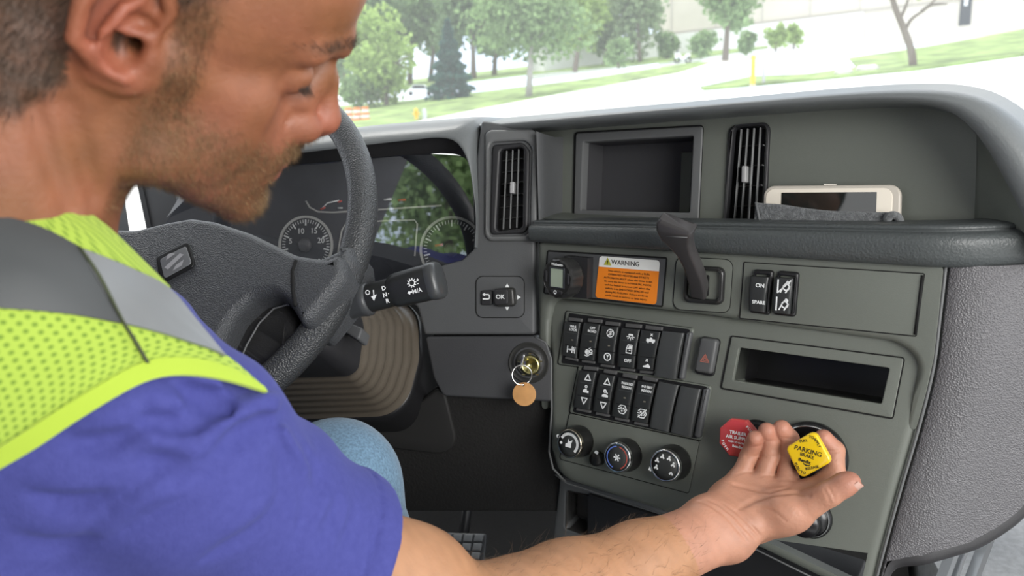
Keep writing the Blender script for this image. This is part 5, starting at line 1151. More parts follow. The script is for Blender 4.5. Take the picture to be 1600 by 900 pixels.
def np_obj(name, V, Q, m, parent=None, col=None):
    me = bpy.data.meshes.new(name); me.vertices.add(len(V)); me.vertices.foreach_set('co', V.astype(np.float32).ravel())
    me.loops.add(len(Q)*4); me.loops.foreach_set('vertex_index', Q.astype(np.int32).ravel()); me.polygons.add(len(Q))
    me.polygons.foreach_set('loop_start', np.arange(0, len(Q)*4, 4, dtype=np.int32)); me.polygons.foreach_set('loop_total', np.full(len(Q), 4, np.int32))
    me.update(calc_edges=True); me.validate(); me.polygons.foreach_set('use_smooth', [True]*len(me.polygons))
    if col is not None:
        at = me.color_attributes.new('Col', 'FLOAT_COLOR', 'POINT'); at.data.foreach_set('color', np.c_[col, np.ones(len(V))].astype(np.float32).ravel())
    me.materials.append(m); o = bpy.data.objects.new(name, me); COL.objects.link(o)
    if parent: o.parent = parent
    return o
def PT(x, y, z): return A3(ptz(x, y, z))
def HL(x, y, h): return A3(FL.hit(x, y, h))
_rt, _up, _fw, _cam = A3(RT), A3(UP), A3(FWD), A3(CAM)
def to_px(P):
    d = P-_cam; z = d@_fw; return 800+F*(d@_rt)/z, 450-F*(d@_up)/z, z
def traces(f, xy, z0=.25, z1=1.3, extra=0.0):
    """first hits of photograph rays on an implicit surface; the closest approach where they miss"""
    d = np.array([A3(ray(x, y)) for x, y in xy]); L = np.linalg.norm(d, axis=1); z = np.full(len(d), z0); bz = z.copy(); be = np.full(len(d), 9.)
    for _ in range(110):
        e = f(_cam+d*z[:, None])-extra; m = np.abs(e) < be; be[m] = np.abs(e)[m]; bz[m] = z[m]
        z = np.where(e > .0003, np.minimum(z + np.maximum(e*.75, .0004)/L, z1+.2), z)
    return _cam + d*bz[:, None], be
_rng = np.random.default_rng(5)
_lat = _rng.normal(size=(64, 3)); _ph = _rng.uniform(0, 6.28, 64)
def fnoise(P, sc, n=12, o=0):
    """cheap smooth noise: a sum of plane waves"""
    r = np.zeros(len(P))
    for i in range(n): r += np.sin((P*sc)@_lat[(i+o) % 64] + _ph[(i+o) % 64])
    return r/math.sqrt(n)
# ------------------------------------------------------------------ head in its own frame: x to the nose, y to the left ear, z up (metres)
HC = PT(211.3, 13.6, .4217)
def _R3(a, b, c):
    ca, sa, cb, sb, cc, sc = math.cos(a), math.sin(a), math.cos(b), math.sin(b), math.cos(c), math.sin(c)
    return np.array([[ca, -sa, 0], [sa, ca, 0], [0, 0, 1]]) @ np.array([[cb, 0, sb], [0, 1, 0], [-sb, 0, cb]]) @ np.array([[1, 0, 0], [0, cc, -sc], [0, sc, cc]])
HR = _R3(.7359, .3371, .4222)
def to_head(P): return (P-HC) @ HR
def from_head(L): return HC + A3(L) @ HR.T
mm = .001
def L3(*a): return A3(a)*mm
def both(f, p):
    q = p.copy(); q[..., 1] *= -1; return f(p), f(q)
def head_sdf(p):
    """p in head frame, metres"""
    k = 14*mm
    d = s_ell(p, L3(6, 0, 42), L3(100, 76, 86))
    d = smin(d, s_ell(p, L3(58, 0, 58), L3(54, 60, 52)), 20*mm)
    d = smin(d, s_ell(p, L3(52, 0, -28), L3(34, 49, 58)), 16*mm)
    ps = p.copy(); ps[..., 1] = -np.abs(ps[..., 1])                       # mirrored half, right side
    d = smin(d, s_cap(ps, L3(98, 0, 30), L3(101, -14, 25), 12*mm, 12*mm), 12*mm)
    d = smin(d, s_cap(ps, L3(100, -14, 25), L3(86, -42, 22), 11*mm, 9*mm), 10*mm)     # brow
    d = smin(d, s_ell(ps, L3(57, -42, -14), L3(17, 11, 13)), 14*mm)                     # cheek bone
    d = smin(d, s_cap(ps, L3(62, -44, -15), L3(14, -64, -4), 8*mm, 6*mm), 14*mm)        # arch
    d = smin(d, s_ell(p, L3(78, 0, -46), L3(26, 29, 32)), 18*mm)                        # muzzle
    d = smin(d, s_cap(ps, L3(22, -51, -57), L3(80, -14, -92), 14*mm, 13*mm), 18*mm)     # jaw line
    d = smin(d, s_cap(ps, L3(21, -51, -55), L3(10, -61, -8), 14*mm, 12*mm), 20*mm)      # ramus
    d = smin(d, s_ell(p, L3(84, 0, -91), L3(14.5, 19, 14)), 12*mm)                        # chin
    d = smin(d, s_ell(p, L3(50, 0, -64), L3(44, 40, 22)), 20*mm)
    d = smin(d, s_ell(ps, L3(56, -31, -40), L3(22, 13, 22)), 18*mm)
    d = smin(d, s_ell(ps, L3(40, -44, -34), L3(28, 11, 27)), 18*mm)
    # eye sockets
    d = smax(d, -s_ell(ps, L3(100, -28, 6), L3(15, 18, 10)), 11*mm)
    d = smax(d, -s_ell(ps, L3(103, -15, 4), L3(9, 7, 10)), 8*mm)
    lid = s_ell(ps, L3(80.5, -31, 4), 13.6*mm); d = smin(d, lid, 3*mm)
    d = smax(d, -s_chain(ps, [L3(91, -18, -1), L3(94.5, -27, -3.5), L3(92, -38, -2), L3(84, -45.5, 2)], [1.3*mm, 1.7*mm, 1.6*mm, 1.0*mm]), 1.5*mm)
    d = smax(d, -s_chain(ps, [L3(94, -20, 12.5), L3(93.5, -31, 15), L3(86, -44, 9)], [1.2*mm]*3), 4*mm)
    # nose
    n_ = s_cap(p, L3(103, 0, 14), L3(111, 0, -2), 6*mm, 6.5*mm); n_ = smin(n_, s_cap(p, L3(111, 0, -2), L3(118.5, 0, -25), 6.5*mm, 9*mm), 6*mm)
    n_ = smin(n_, s_ell(p, L3(117.5, 0, -28), L3(10, 11, 9.5)), 6*mm)
    n_ = smin(n_, s_ell(ps, L3(102, -13, -32.5), L3(14, 8, 10.5)), 5*mm)
    n_ = smin(n_, s_cap(p, L3(115, 0, -36), L3(100, 0, -44), 5.5*mm, 7*mm), 5*mm)
    n_ = smin(n_, s_cap(ps, L3(96, -14, -14), L3(103, -8, 2), 7.5*mm, 6*mm), 10*mm)
    n_ = smin(n_, s_cap(ps, L3(99, -9, -18), L3(103, -6, 4), 7.5*mm, 6*mm), 8*mm)
    d = smin(d, n_, 9*mm); d = smin(d, s_ell(ps, L3(101, -14, -32), L3(12, 7, 9)), 3.5*mm)
    d = smax(d, -s_chain(ps, [L3(103, -20.5, -21), L3(93, -22.5, -24), L3(88.5, -22, -33), L3(91, -20, -41)], [.4*mm, 1.0*mm, .9*mm, .5*mm]), 4*mm)
    d = smax(d, -s_ell(ps, L3(109, -6.5, -42), L3(6, 3.4, 5)), 3*mm)
    # lips
    d = smin(d, s_ell(p, L3(96, 0, -52), L3(11, 19, 9)), 8*mm)
    d = smin(d, s_chain(ps, [L3(100.5, 0, -59.5), L3(98, -10, -60.5), L3(89, -24, -64.5)], [5.2*mm, 4.6*mm, 2.5*mm]), 4*mm)
    d = smin(d, s_chain(ps, [L3(98.5, 0, -70), L3(95.5, -10, -69.5), L3(89, -22, -66.5)], [6*mm, 5.4*mm, 2.8*mm]), 4*mm)
    d = smax(d, -s_chain(ps, [L3(106.5, 0, -64.6), L3(103, -11, -64.6), L3(93.5, -24, -65.5), L3(90, -28, -67)], [1.5*mm, 1.4*mm, 1.2*mm, 1.6*mm]), 2.5*mm)
    d = smax(d, -s_ell(p, L3(103, 0, -80), L3(7, 16, 5)), 8*mm)
    # ears
    pr = ps + L3(-1, 0, 0)
    er = s_ell(pr, L3(-8, -75, 9), L3(15, 6, 26))
    hel = s_chain(pr, [L3(4, -76, 9), L3(9, -78, 24), L3(3, -82, 36), L3(-9, -86, 40), L3(-20, -89, 34), L3(-26, -90, 19), L3(-26, -89, 2), L3(-18, -83, -5), L3(-8, -76, -12)], [2.8*mm, 3.2*mm, 3.8*mm, 4.2*mm, 4.4*mm, 4.4*mm, 4.2*mm, 4.2*mm, 4.6*mm])
    er = smin(er, hel, 2.5*mm)
    er = smin(er, s_ell(pr, L3(0, -74, -12), L3(9, 5, 9.5)), 4*mm)
    er = smax(er, -s_chain(pr, [L3(-1, -88, 30), L3(-10, -91, 32), L3(-18, -94, 26), L3(-21, -94, 14), L3(-20, -93, 1), L3(-15, -89, -8)], [2.2*mm, 3.4*mm, 3.8*mm, 3.8*mm, 3.4*mm, 2.6*mm]), 2*mm)
    anti = s_chain(pr, [L3(-4, -80, 26), L3(-10, -84, 20), L3(-14.5, -86, 8), L3(-14, -85, -2), L3(-9, -82, -10), L3(-2.5, -80, -12.5)], [2.5*mm, 3.6*mm, 3.8*mm, 3.4*mm, 3.2*mm, 3.2*mm])
    er = smin(er, anti, 2*mm)
    er = smax(er, -s_ell(pr, L3(-5.5, -84, 2), L3(9.5, 14.5, 12)), 2.5*mm)
    er = smax(er, -s_ell(pr, L3(-1, -84, 16), L3(7.5, 10, 5)), 2.5*mm)
    er = smin(er, s_cap(pr, L3(-9, -78, 9.5), L3(5, -77, 8.5), 2.4*mm, 2.6*mm), 2.5*mm)
    d = smin(d, er, 3.5*mm)
    d = smax(d, -s_cap(pr, L3(-2, -84, 2), L3(0, -58, 2), 5.5*mm, 3.5*mm), 2.5*mm)           # canal
    d = smin(d, s_ell(pr, L3(6, -74, 0), L3(4.4, 5, 7)), 4*mm)                   # tragus
    return d
SHO = PT(290, 705, .455); ARM1 = PT(441, 817, .52); ARM2 = PT(640, 925, .585); ELB = PT(742, 990, .62)
NB = PT(-10, 410, .425)
def neck0(P):
    d = s_cap(P, from_head(L3(-40, 0, 8)), NB, .053, .055)
    d = smin(d, s_cap(P, from_head(L3(-16, 0, -48)), PT(10, 385, .430), .034, .032), .022)
    d = smin(d, s_cap(P, from_head(L3(-16, -56, -22)), PT(70, 395, .425), .013, .012), .018)
    d = smin(d, s_cap(P, from_head(L3(-52, -46, -20)), PT(-40, 330, .395), .022, .03), .03)
    return d
_g = [[(52, 168), (80, 245), (112, 330)], [(110, 165), (132, 240), (150, 310)]]
NECKG = [traces(neck0, q)[0] for q in _g]
def neck_sdf(P):
    d = neck0(P)
    for q in NECKG: d = smax(d, -s_chain(P, q, [.0006, .0022, .0008]), .011)
    return d
def torso_sdf(P):
    d = s_chain(P, [NB, PT(60, 482, .425), PT(190, 612, .435), SHO], [.047, .046, .048, .050], .015)
    d = smin(d, s_cap(P, PT(40, 560, .50), PT(270, 720, .54), .050, .046), .025)
    d = smin(d, s_cap(P, PT(-140, 580, .45), PT(-220, 1300, .52), .115, .15), .07)
    d = smin(d, s_cap(P, PT(40, 680, .50), PT(120, 1500, .62), .11, .15), .07)
    d = smin(d, s_cap(P, PT(-140, 450, .55), PT(-260, 500, .72), .07, .065), .05)
    return d
LSH = A3((-.62, .46, .90)); LEL = A3((-.74, .52, .66)); LWR = A3((-.58, .66, .72)); HIP = A3((-.52, .17, .53)); KNE = PT(528, 762, .75)
F3W = PT(1000, 880, .718)
def arm_sdf(P):
    d = s_chain(P, [SHO, ARM1, ARM2, ELB], [.034, .040, .0460, .041], .02)
    F1, F2, F3 = PT(812, 962, .642), PT(885, 930, .675), PT(1000, 880, .718); WU, WRr = PT(1104, 812, .757), PT(1140, 840, .752)
    d = smin(d, s_chain(P, [ELB, F1, F2, F3], [.042, .0445, .0435, .036], .02), .03)
    d = smin(d, s_cap(P, F3, WU, .031, .0195), .018); d = smin(d, s_cap(P, F3, WRr, .031, .0200), .018)
    d = smin(d, s_cap(P, WU, WRr, .0195, .0200), .014)
    d = smin(d, s_chain(P, [LSH, LEL, LWR], [.05, .042, .028]), .02)
    return d
WU, WRr = PT(1104, 812, .757), PT(1140, 840, .752)
FING = {'pinky': ([(1155, 749, .050), (1170, 713, .041), (1177, 694, .044), (1179.5, 684.5, .051)], [.0100, .0088, .0083, .0078]),
        'ring': ([(1188, 759, .046), (1203, 713, .036), (1204, 688, .037), (1198, 673, .045)], [.0106, .0096, .0091, .0085]),
        'middle': ([(1228, 764, .043), (1235, 714, .030), (1233, 686, .030), (1221.5, 670, .038)], [.0110, .0103, .0098, .0091]),
        'index': ([(1268, 770, .044), (1304, 739, .029), (1303.5, 704, .024), (1286.5, 685, .031)], [.0115, .0100, .0098, .0090])}
FP3 = {k: ([HL(*q) for q in v[0]], v[1]) for k, v in FING.items()}
TH = [HL(1180, 818, .060), HL(1243, 800, .064), HL(1296, 771, .066), HL(1329, 753, .062)]
def hand0(P):
    d = None
    for k, (pts, rs) in FP3.items():
        e = s_chain(P, pts, rs, .003); d = e if d is None else smin(d, e, .0008)
    mc = [FP3[k][0][0] for k in ('pinky', 'ring', 'middle', 'index')]
    W4 = [WU, WU*.66+WRr*.34, WU*.33+WRr*.67, WRr]
    palm = None
    for m_, w_, r0, r1 in zip(mc, W4, (.0175, .017, .017, .018), (.0105, .0105, .011, .0115)):
        e = s_cap(P, w_, m_, r0, r1); palm = e if palm is None else smin(palm, e, .012)
    for i in range(3): palm = smin(palm, s_cap(P, mc[i], mc[i+1], .0100), .006)
    palm = smin(palm, s_ell(P, HL(1132, 786, .058), .0195), .016)                   # heel, ulnar side
    th = s_chain(P, TH, [.0200, .0160, .0110, .0092], .006)
    th = smin(th, s_ell(P, HL(1222, 800, .066), .0205), .012)
    th = smin(th, s_ell(P, HL(1318, 757, .0625), .0108), .006)
    palm = smin(palm, s_cap(P, HL(1240, 792, .054), mc[3], .013, .011), .010); palm = smin(palm, th, .007)
    return smin(d, palm, .0045)
_cp = [([(1165, 714), (1178, 713.5), (1191, 711)], .8), ([(1165, 699), (1178, 699), (1190, 697)], .8), ([(1190, 713), (1204, 714), (1220, 712)], .8), ([(1190, 689), (1204, 690), (1219, 688)], .8),
       ([(1221, 712), (1236, 713), (1250, 710)], .7), ([(1220, 684), (1236, 686), (1250, 684)], .8), ([(1288, 704), (1303, 706), (1319, 703)], .8), ([(1150, 741), (1165, 737), (1184, 737)], .7), ([(1182, 745), (1200, 742), (1214, 744)], .7), ([(1214, 750), (1230, 749), (1245, 752)], .7),
       ([(1264, 774), (1240, 768), (1205, 772), (1172, 782), (1146, 803)], 1.7), ([(1148, 757), (1175, 763), (1200, 768), (1228, 762)], 1.0), ([(1287, 764), (1294, 776), (1297, 787)], .7), ([(1294, 761), (1301, 772), (1304, 782)], .7), ([(1228, 815), (1212, 800), (1195, 795), (1180, 797)], .6)]
_cp = [(traces(hand0, resample([Vector((x, y, 0)) for x, y in q], 7) and [tuple(v)[:2] for v in resample([Vector((x, y, 0)) for x, y in q], 7)])[0], w) for q, w in _cp]
def hand_sdf(P):
    d = hand0(P)
    for q, w in _cp:
        n = len(q); d = smax(d, -s_chain(P, q, [w*.001*(.25+.75*math.sin(math.pi*i/(n-1))) for i in range(n)]), .0022 if w < 1 else .005)
    return d
# wrist folds
def wrist0(P): return smin(arm_sdf(P), hand0(P), .012)
WF = [traces(wrist0, q)[0] for q in ([(1092, 783), (1112, 790), (1135, 806), (1152, 826), (1168, 846)], [(1104, 780), (1124, 788), (1148, 806), (1164, 824), (1180, 842)], [(1130, 786), (1152, 800), (1172, 820), (1188, 838)])]
def skin_sdf(P):
    px_ = (P-_cam); z = px_@_fw; x = 800+F*(px_@_rt)/np.maximum(z, .05)
    d = np.full(len(P), .3)
    dh = np.linalg.norm(P-HC, axis=1); hm = dh < .30
    if hm.any():
        q = P[hm]; e = head_sdf(to_head(q)); e = smin(e, neck_sdf(q), .022); d[hm] = e
    tm = ~hm | (dh > .10)
    t = torso_sdf(P) + .016; a = arm_sdf(P); b = smin(t, a, .02); d = smin(d, b, .025)
    hmk = np.linalg.norm(P-HL(1215, 750, .05), axis=1) < .20
    if hmk.any():
        e = hand_sdf(P[hmk]); e = smin(d[hmk], e, .012)
        for c in WF: e = smax(e, -s_chain(P[hmk], c, [.0003]+[.0010]*(len(c)-2)+[.0003]), .0035)
        d[hmk] = e
    return d
person = thing('person', 'man in lime safety vest and blue T-shirt leaning over to hold the yellow knob', 'person')
V, Q = sdf_mesh(skin_sdf, axis([(-.84,), (-.46, .0045), (-.06, .0021), (.05, .0021), (.27, .00115)]), axis([(.10,), (.30, .0035), (.66, .0021), (.86, .00115)]), axis([(.50,), (.62, .003), (.79, .0012), (1.0, .0021), (1.29, .0021)]))
V = relax(V, Q, 1, .35)
# ---- albedo painted per vertex: hair shadow, beard shadow, lips, warm ear, palm
H = to_head(V)*1000; hx, hy, hz = H.T
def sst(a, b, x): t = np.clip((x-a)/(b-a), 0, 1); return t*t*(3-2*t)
nz = fnoise(V, 90, 10); nz2 = fnoise(V, 320, 14, 20)
skin_c = np.array([.255, .110, .050]); colr = np.tile(skin_c, (len(V), 1))
inhead = np.linalg.norm(V-HC, axis=1) < .19
def blend(c, w):
    global colr
    colr = colr*(1-w[:, None]) + np.array(c)*w[:, None]
blend((0.319, 0.125, 0.084), inhead*.7*sst(-2, 2, nz))
hw = np.linalg.norm(V-HL(1215, 750, .05), axis=1) < .13
colr[hw] = (.43, .212, .138)
armm = sst(.60, .50, np.linalg.norm(V-HL(1215, 750, .05), axis=1))*(V[:, 2] < .86)*(V[:, 0] > -.26); blend((.40, .205, .108), armm*(1-hw))
tips = np.zeros(len(V))
for k, (pts, rs) in FP3.items(): tips = np.maximum(tips, np.exp(-((np.linalg.norm(V-pts[3], axis=1)/.014)**2)))
tips = np.maximum(tips, np.exp(-((np.linalg.norm(V-TH[3], axis=1)/.016)**2))); blend((0.380, 0.137, 0.099), tips*.55)
# ear and nose redness
blend((0.350, 0.091, 0.061), inhead*.6*np.exp(-(((hx+10)/26)**2+((np.abs(hy)-84)/16)**2+((hz-8)/34)**2)))
blend((0.350, 0.106, 0.076), inhead*.7*np.exp(-(((hx-114)/20)**2+(hy/22)**2+((hz+30)/16)**2)))
blend((0.334, 0.114, 0.084), inhead*.4*np.exp(-(((hx-85)/25)**2+((np.abs(hy)-45)/20)**2+((hz+25)/20)**2)))
# lips
lipw = inhead*sst(90, 97, hx)*sst(25, 17, np.abs(hy))*np.maximum(np.exp(-((hz+60.5)/3.4)**2), np.exp(-((hz+69)/4.0)**2))*sst(95, 100, hx)
blend((0.304, 0.099, 0.084), np.clip(lipw*1.1, 0, .9))
# beard area: jaw, chin, moustache, sideburn
jawtop = -15 - .40*np.clip(hx-20, 0, 90)
bd = inhead*sst(6, -12, hz-jawtop)*sst(2, 14, hx)*sst(-128, -112, hz+0*hx)
mo = inhead*np.exp(-((hz+49)/8)**2)*sst(88, 96, hx)*sst(30, 20, np.abs(hy)); side = inhead*sst(12, 16, hx)*sst(36, 26, hx)*sst(-45, -30, hz)*sst(45, 25, hz)
cheek = sst(4, -14, hz-jawtop)
bmask = np.clip(np.maximum(np.maximum(bd, mo), side*.8), 0, 1)*(1-np.clip(lipw*2, 0, 1))
neckw = inhead*sst(-88, -110, hz)*sst(60, 30, hx)
bmask = bmask*(1-neckw)
blend((0.152, 0.076, 0.038), np.clip(bmask*(.60+.25*nz2), 0, .8))
# hair: scalp behind and above the hairline
hl = np.where(hx > 20, 30+.9*np.clip(hx-20, 0, 30)+ .35*np.clip(hx-50, 0, 90), -48 - .0*hx + np.clip(hx+40, 0, 60)*1.3)
earz = np.exp(-(((hx+9)/26)**2+((hz-8)/36)**2))
hmask = inhead*sst(-4, 8, hz-hl)*np.where((np.abs(hy) > 74) & (earz > .35), 0, 1)
hmask = np.clip(hmask, 0, 1); blend((.060, .036, .022), np.clip(hmask*(.86+.1*nz2), 0, .95))
# eyebrows
brow = inhead*np.exp(-((hz-(27-.0028*(np.abs(hy)-24)**2))/2.7)**2)*sst(6, 12, np.abs(hy))*sst(58, 46, np.abs(hy))*sst(58, 70, hx)
blend((.12, .07, .045), np.clip(brow*.55, 0, .6))
_head_tone = sst(.88, .96, V[:, 2])[:, None]; colr = colr*(1-_head_tone*(1-np.array([.86, .80, .72])))  # head and neck toned darker and warmer than the arms
colr = np.clip(colr*(1+.05*nz2[:, None]+.05*nz[:, None]), .01, 1)
SKIN = bpy.data.materials.new('skin'); SKIN.use_nodes = True
_t = SKIN.node_tree; _b = _t.nodes['Principled BSDF']; _va = _t.nodes.new('ShaderNodeVertexColor'); _va.layer_name = 'Col'; _t.links.new(_va.outputs['Color'], _b.inputs['Base Color'])
_b.inputs['Roughness'].default_value = .50; _b.inputs['Subsurface Weight'].default_value = .12; _b.inputs['Subsurface Radius'].default_value = (1, .35, .2); _b.inputs['Subsurface Scale'].default_value = .005; _b.inputs['Specular IOR Level'].default_value = .42
_tc = _t.nodes.new('ShaderNodeTexCoord'); _v = _t.nodes.new('ShaderNodeTexVoronoi'); _v.inputs['Scale'].default_value = 900; _n2 = _t.nodes.new('ShaderNodeTexNoise'); _n2.inputs['Scale'].default_value = 350; _n2.inputs['Detail'].default_value = 4
_bp = _t.nodes.new('ShaderNodeBump'); _bp.inputs['Strength'].default_value = .35; _bp.inputs['Distance'].default_value = .0012
_t.links.new(_tc.outputs['Object'], _v.inputs['Vector']); _t.links.new(_tc.outputs['Object'], _n2.inputs['Vector']); _t.links.new(_n2.outputs['Fac'], _bp.inputs['Height']); _t.links.new(_bp.outputs['Normal'], _b.inputs['Normal'])
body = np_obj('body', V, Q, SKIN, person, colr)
# ------------------------------------------------------------------ T-shirt
def cloth0(P): return smin(torso_sdf(P), s_chain(P, [SHO, ARM1, ARM2], [.056, .057, .056], .02), .03) - .0035
def smin_list(*a): 
    d = a[0]
    for e in a[1:]: d = smin(d, e, .03)
    return d
_folds = [([(420, 700), (470, 740), (480, 800), (455, 860)], 1.8), ([(240, 770), (330, 740), (400, 735)], 1.8), ([(580, 800), (590, 840), (570, 890)], 1.1), ([(20, 830), (90, 850), (170, 835)], 1.8), ([(267, 603), (311, 622), (356, 644), (366, 668)], 2.6), ([(472, 646), (430, 656), (383, 680), (333, 711), (300, 722)], 2.8), ([(300, 726), (262, 724), (215, 716)], 2.0),
          ([(552, 770), (556, 822), (526, 886)], 1.35), ([(524, 758), (528, 800), (496, 866)], 1.2), ([(400, 640), (440, 690), (446, 740), (430, 800)], 1.6), ([(200, 640), (260, 665), (330, 668)], 1.8), ([(90, 690), (160, 690), (230, 665)], 2.0),
          ([(30, 760), (110, 780), (200, 770)], 2.0), ([(160, 850), (260, 800), (350, 760)], 1.5), ([(300, 880), (380, 840), (440, 790)], 1.6), ([(470, 700), (500, 730), (505, 790)], 1.2)]
_seam = [[(76, 905), (139, 828), (205, 767), (262, 727), (290, 712)]]
def _dense(q, n=9): return [tuple(v)[:2] for v in spline([Vector((x, y, 0)) for x, y in q], n)]
def _on(q, n):
    p, e = traces(cloth0, _dense(q, n)); return p[e < .0015]
FOLD3 = [(_on(q, 9), w) for q, w in _folds]; FOLD3 = [(q, w) for q, w in FOLD3 if len(q) > 2]; SEAM3 = [_on(q, 14) for q in _seam]
AX = (ARM2-ARM1)/np.linalg.norm(ARM2-ARM1)
HEMP, _ = traces(cloth0, [(630, 838)]); HEMP = HEMP[0]; HEMN = (AX + .10*A3(UP)); HEMN /= np.linalg.norm(HEMN)
NUP = from_head(L3(-20, 0, -20)) - NB; NUP /= np.linalg.norm(NUP)
def shirt_sdf(P):
    d = cloth0(P)
    d = d + .0024*fnoise(P, 28, 8, 3) + .0013*fnoise(P, 55, 8, 23) + .0013*np.sin((P-ARM1)@AX*95 + 1.6*fnoise(P, 14, 6, 9)) + .0006*fnoise(P, 70, 8, 30)
    for q, w in FOLD3:
        n = len(q); r = s_chain(P, q, [-.010*(1-math.sin(math.pi*i/(n-1))) for i in range(n)]); ok = r < .06
        if ok.any():
            ro = r[ok]; up_ = s_chain(P[ok], [x + A3(UP)*.013 for x in q], [-.010*(1-math.sin(math.pi*i/(n-1))) for i in range(n)])
            d[ok] += w*.0045*np.exp(-(ro/.0065)**2) - w*.0034*np.exp(-(up_/.0085)**2)
    for q in SEAM3: r_ = s_chain(P, q, [0.]*len(q)); d = d + .0020*np.exp(-(r_/.0028)**2)
    hp = (P-HEMP)@HEMN; d = smin(d, np.maximum(d-.0012, np.abs(hp+.010)-.0095), .002)   # doubled hem
    d = d + .0012*np.exp(-((hp+.0205)/.0016)**2)
    d = smax(d, hp, .003)
    core = s_chain(P, [ARM1, ARM2, ELB], [.0485, .0485, .0485]); d = smax(d, -np.maximum(core, -hp-.03), .002)
    d = smax(d, (P-NB)@NUP - .002, .006)
    return d
V2, Q2 = sdf_mesh(shirt_sdf, axis([(-.80,), (-.46, .005), (-.05, .0026)]), axis([(.10,), (.30, .0035), (.64, .0026)]), axis([(.52,), (.66, .004), (1.06, .0026)]))
COT = bpy.data.materials.new('blue_cotton'); COT.use_nodes = True
_t = COT.node_tree; _b = _t.nodes['Principled BSDF']; _b.inputs['Base Color'].default_value = (.05, .055, .23, 1); _b.inputs['Roughness'].default_value = .85; _b.inputs['Sheen Weight'].default_value = .12; _b.inputs['Sheen Roughness'].default_value = .5; _b.inputs['Sheen Tint'].default_value = (.4, .45, .9, 1); _b.inputs['Specular IOR Level'].default_value = .2
_tc = _t.nodes.new('ShaderNodeTexCoord'); _n1 = _t.nodes.new('ShaderNodeTexNoise'); _n1.inputs['Scale'].default_value = 700; _n1.inputs['Detail'].default_value = 3; _bp = _t.nodes.new('ShaderNodeBump'); _bp.inputs['Strength'].default_value = .5; _bp.inputs['Distance'].default_value = .0008
_t.links.new(_tc.outputs['Object'], _n1.inputs['Vector']); _t.links.new(_n1.outputs['Fac'], _bp.inputs['Height']); _t.links.new(_bp.outputs['Normal'], _b.inputs['Normal'])
_n3 = _t.nodes.new('ShaderNodeTexNoise'); _n3.inputs['Scale'].default_value = 220; _n3.inputs['Detail'].default_value = 6; _mx = _t.nodes.new('ShaderNodeMix'); _mx.data_type = 'RGBA'; _mx.inputs[6].default_value = (.042, .046, .195, 1); _mx.inputs[7].default_value = (.066, .072, .26, 1)
_t.links.new(_tc.outputs['Object'], _n3.inputs['Vector']); _t.links.new(_n3.outputs['Fac'], _mx.inputs[0]); _t.links.new(_mx.outputs[2], _b.inputs['Base Color'])
tshirt = np_obj('tshirt', V2, Q2, COT, person)
# ------------------------------------------------------------------ safety vest: patches laid on the shirt, each with its own thickness
def vbase(P): return cloth0(P) + .0008*fnoise(P, 26, 8, 3)
def patch(name, A, B, nu, nv, off, th, m, parent, bulge=None, wrapA=0.0, wrapB=0.0):
    """cloth strip between two edge lines drawn in the photograph, laid on the body at offset off"""
    a = _dense(A, nu); b = _dense(B, nu); xy = [lerp2(p, q, j/(nv-1)) for j in range(nv) for p, q in zip(a, b)]
    P, _ = traces(vbase, xy, extra=off); P = P.reshape(nv, nu, 3)
    for _ in range(2):
        S = P.copy(); S[1:-1] = .5*P[1:-1] + .25*(P[:-2]+P[2:]); P = S; S = P.copy(); S[:, 1:-1] = .5*P[:, 1:-1] + .25*(P[:, :-2]+P[:, 2:]); P = S
    e = 1e-4; fl = P.reshape(-1, 3); g = np.stack([vbase(fl+A3([e if k == q else 0 for k in range(3)]))-vbase(fl-A3([e if k == q else 0 for k in range(3)])) for q in range(3)], 1); g /= np.maximum(np.linalg.norm(g, axis=1), 1e-9)[:, None]
    N = g.reshape(nv, nu, 3)
    U = np.zeros((nv, nu, 2))
    U[:, 1:, 0] = np.cumsum(np.linalg.norm(np.diff(P, axis=1), axis=2), axis=1); U[1:, :, 1] = np.cumsum(np.linalg.norm(np.diff(P, axis=0), axis=2), axis=0)
    if wrapA:   # the cloth goes on round the far side of the body
        ext = [P[0] + A3(FWD)*wrapA*t - N[0]*.35*wrapA*t*t for t in (1, .66, .33)]; P = np.concatenate([np.array(ext), P]); N = np.concatenate([np.repeat(N[:1], 3, 0), N]); U = np.concatenate([np.repeat(U[:1], 3, 0) - np.array([[0, wrapA*t] for t in (1, .66, .33)])[:, None, :], U])
    if wrapB:
        ext = [P[-1] + A3(FWD)*wrapB*t - N[-1]*.35*wrapB*t*t for t in (.33, .66, 1)]; P = np.concatenate([P, np.array(ext)]); N = np.concatenate([N, np.repeat(N[-1:], 3, 0)]); U = np.concatenate([U, np.repeat(U[-1:], 3, 0)])
    nv2 = len(P); v = list((P+N*th).reshape(-1, 3)) + list(P.reshape(-1, 3)); k = nv2*nu; fs = []
    for j in range(nv2-1):
        for i in range(nu-1):
            q = (j*nu+i, j*nu+i+1, (j+1)*nu+i+1, (j+1)*nu+i); fs.append(q); fs.append(tuple(x+k for x in reversed(q)))
    rim = [(0, i) for i in range(nu)] + [(j, nu-1) for j in range(1, nv2)] + [(nv2-1, i) for i in range(nu-2, -1, -1)] + [(j, 0) for j in range(nv2-2, 0, -1)]
    for (a_, b_) in zip(rim, rim[1:]+rim[:1]):
        p, q = a_[0]*nu+a_[1], b_[0]*nu+b_[1]; fs.append((q, p, p+k, q+k))
    uv = np.concatenate([U.reshape(-1, 2)]*2)
    o = obj(name, v, fs, m, parent, True, uv); sharpen(o, 60); return o
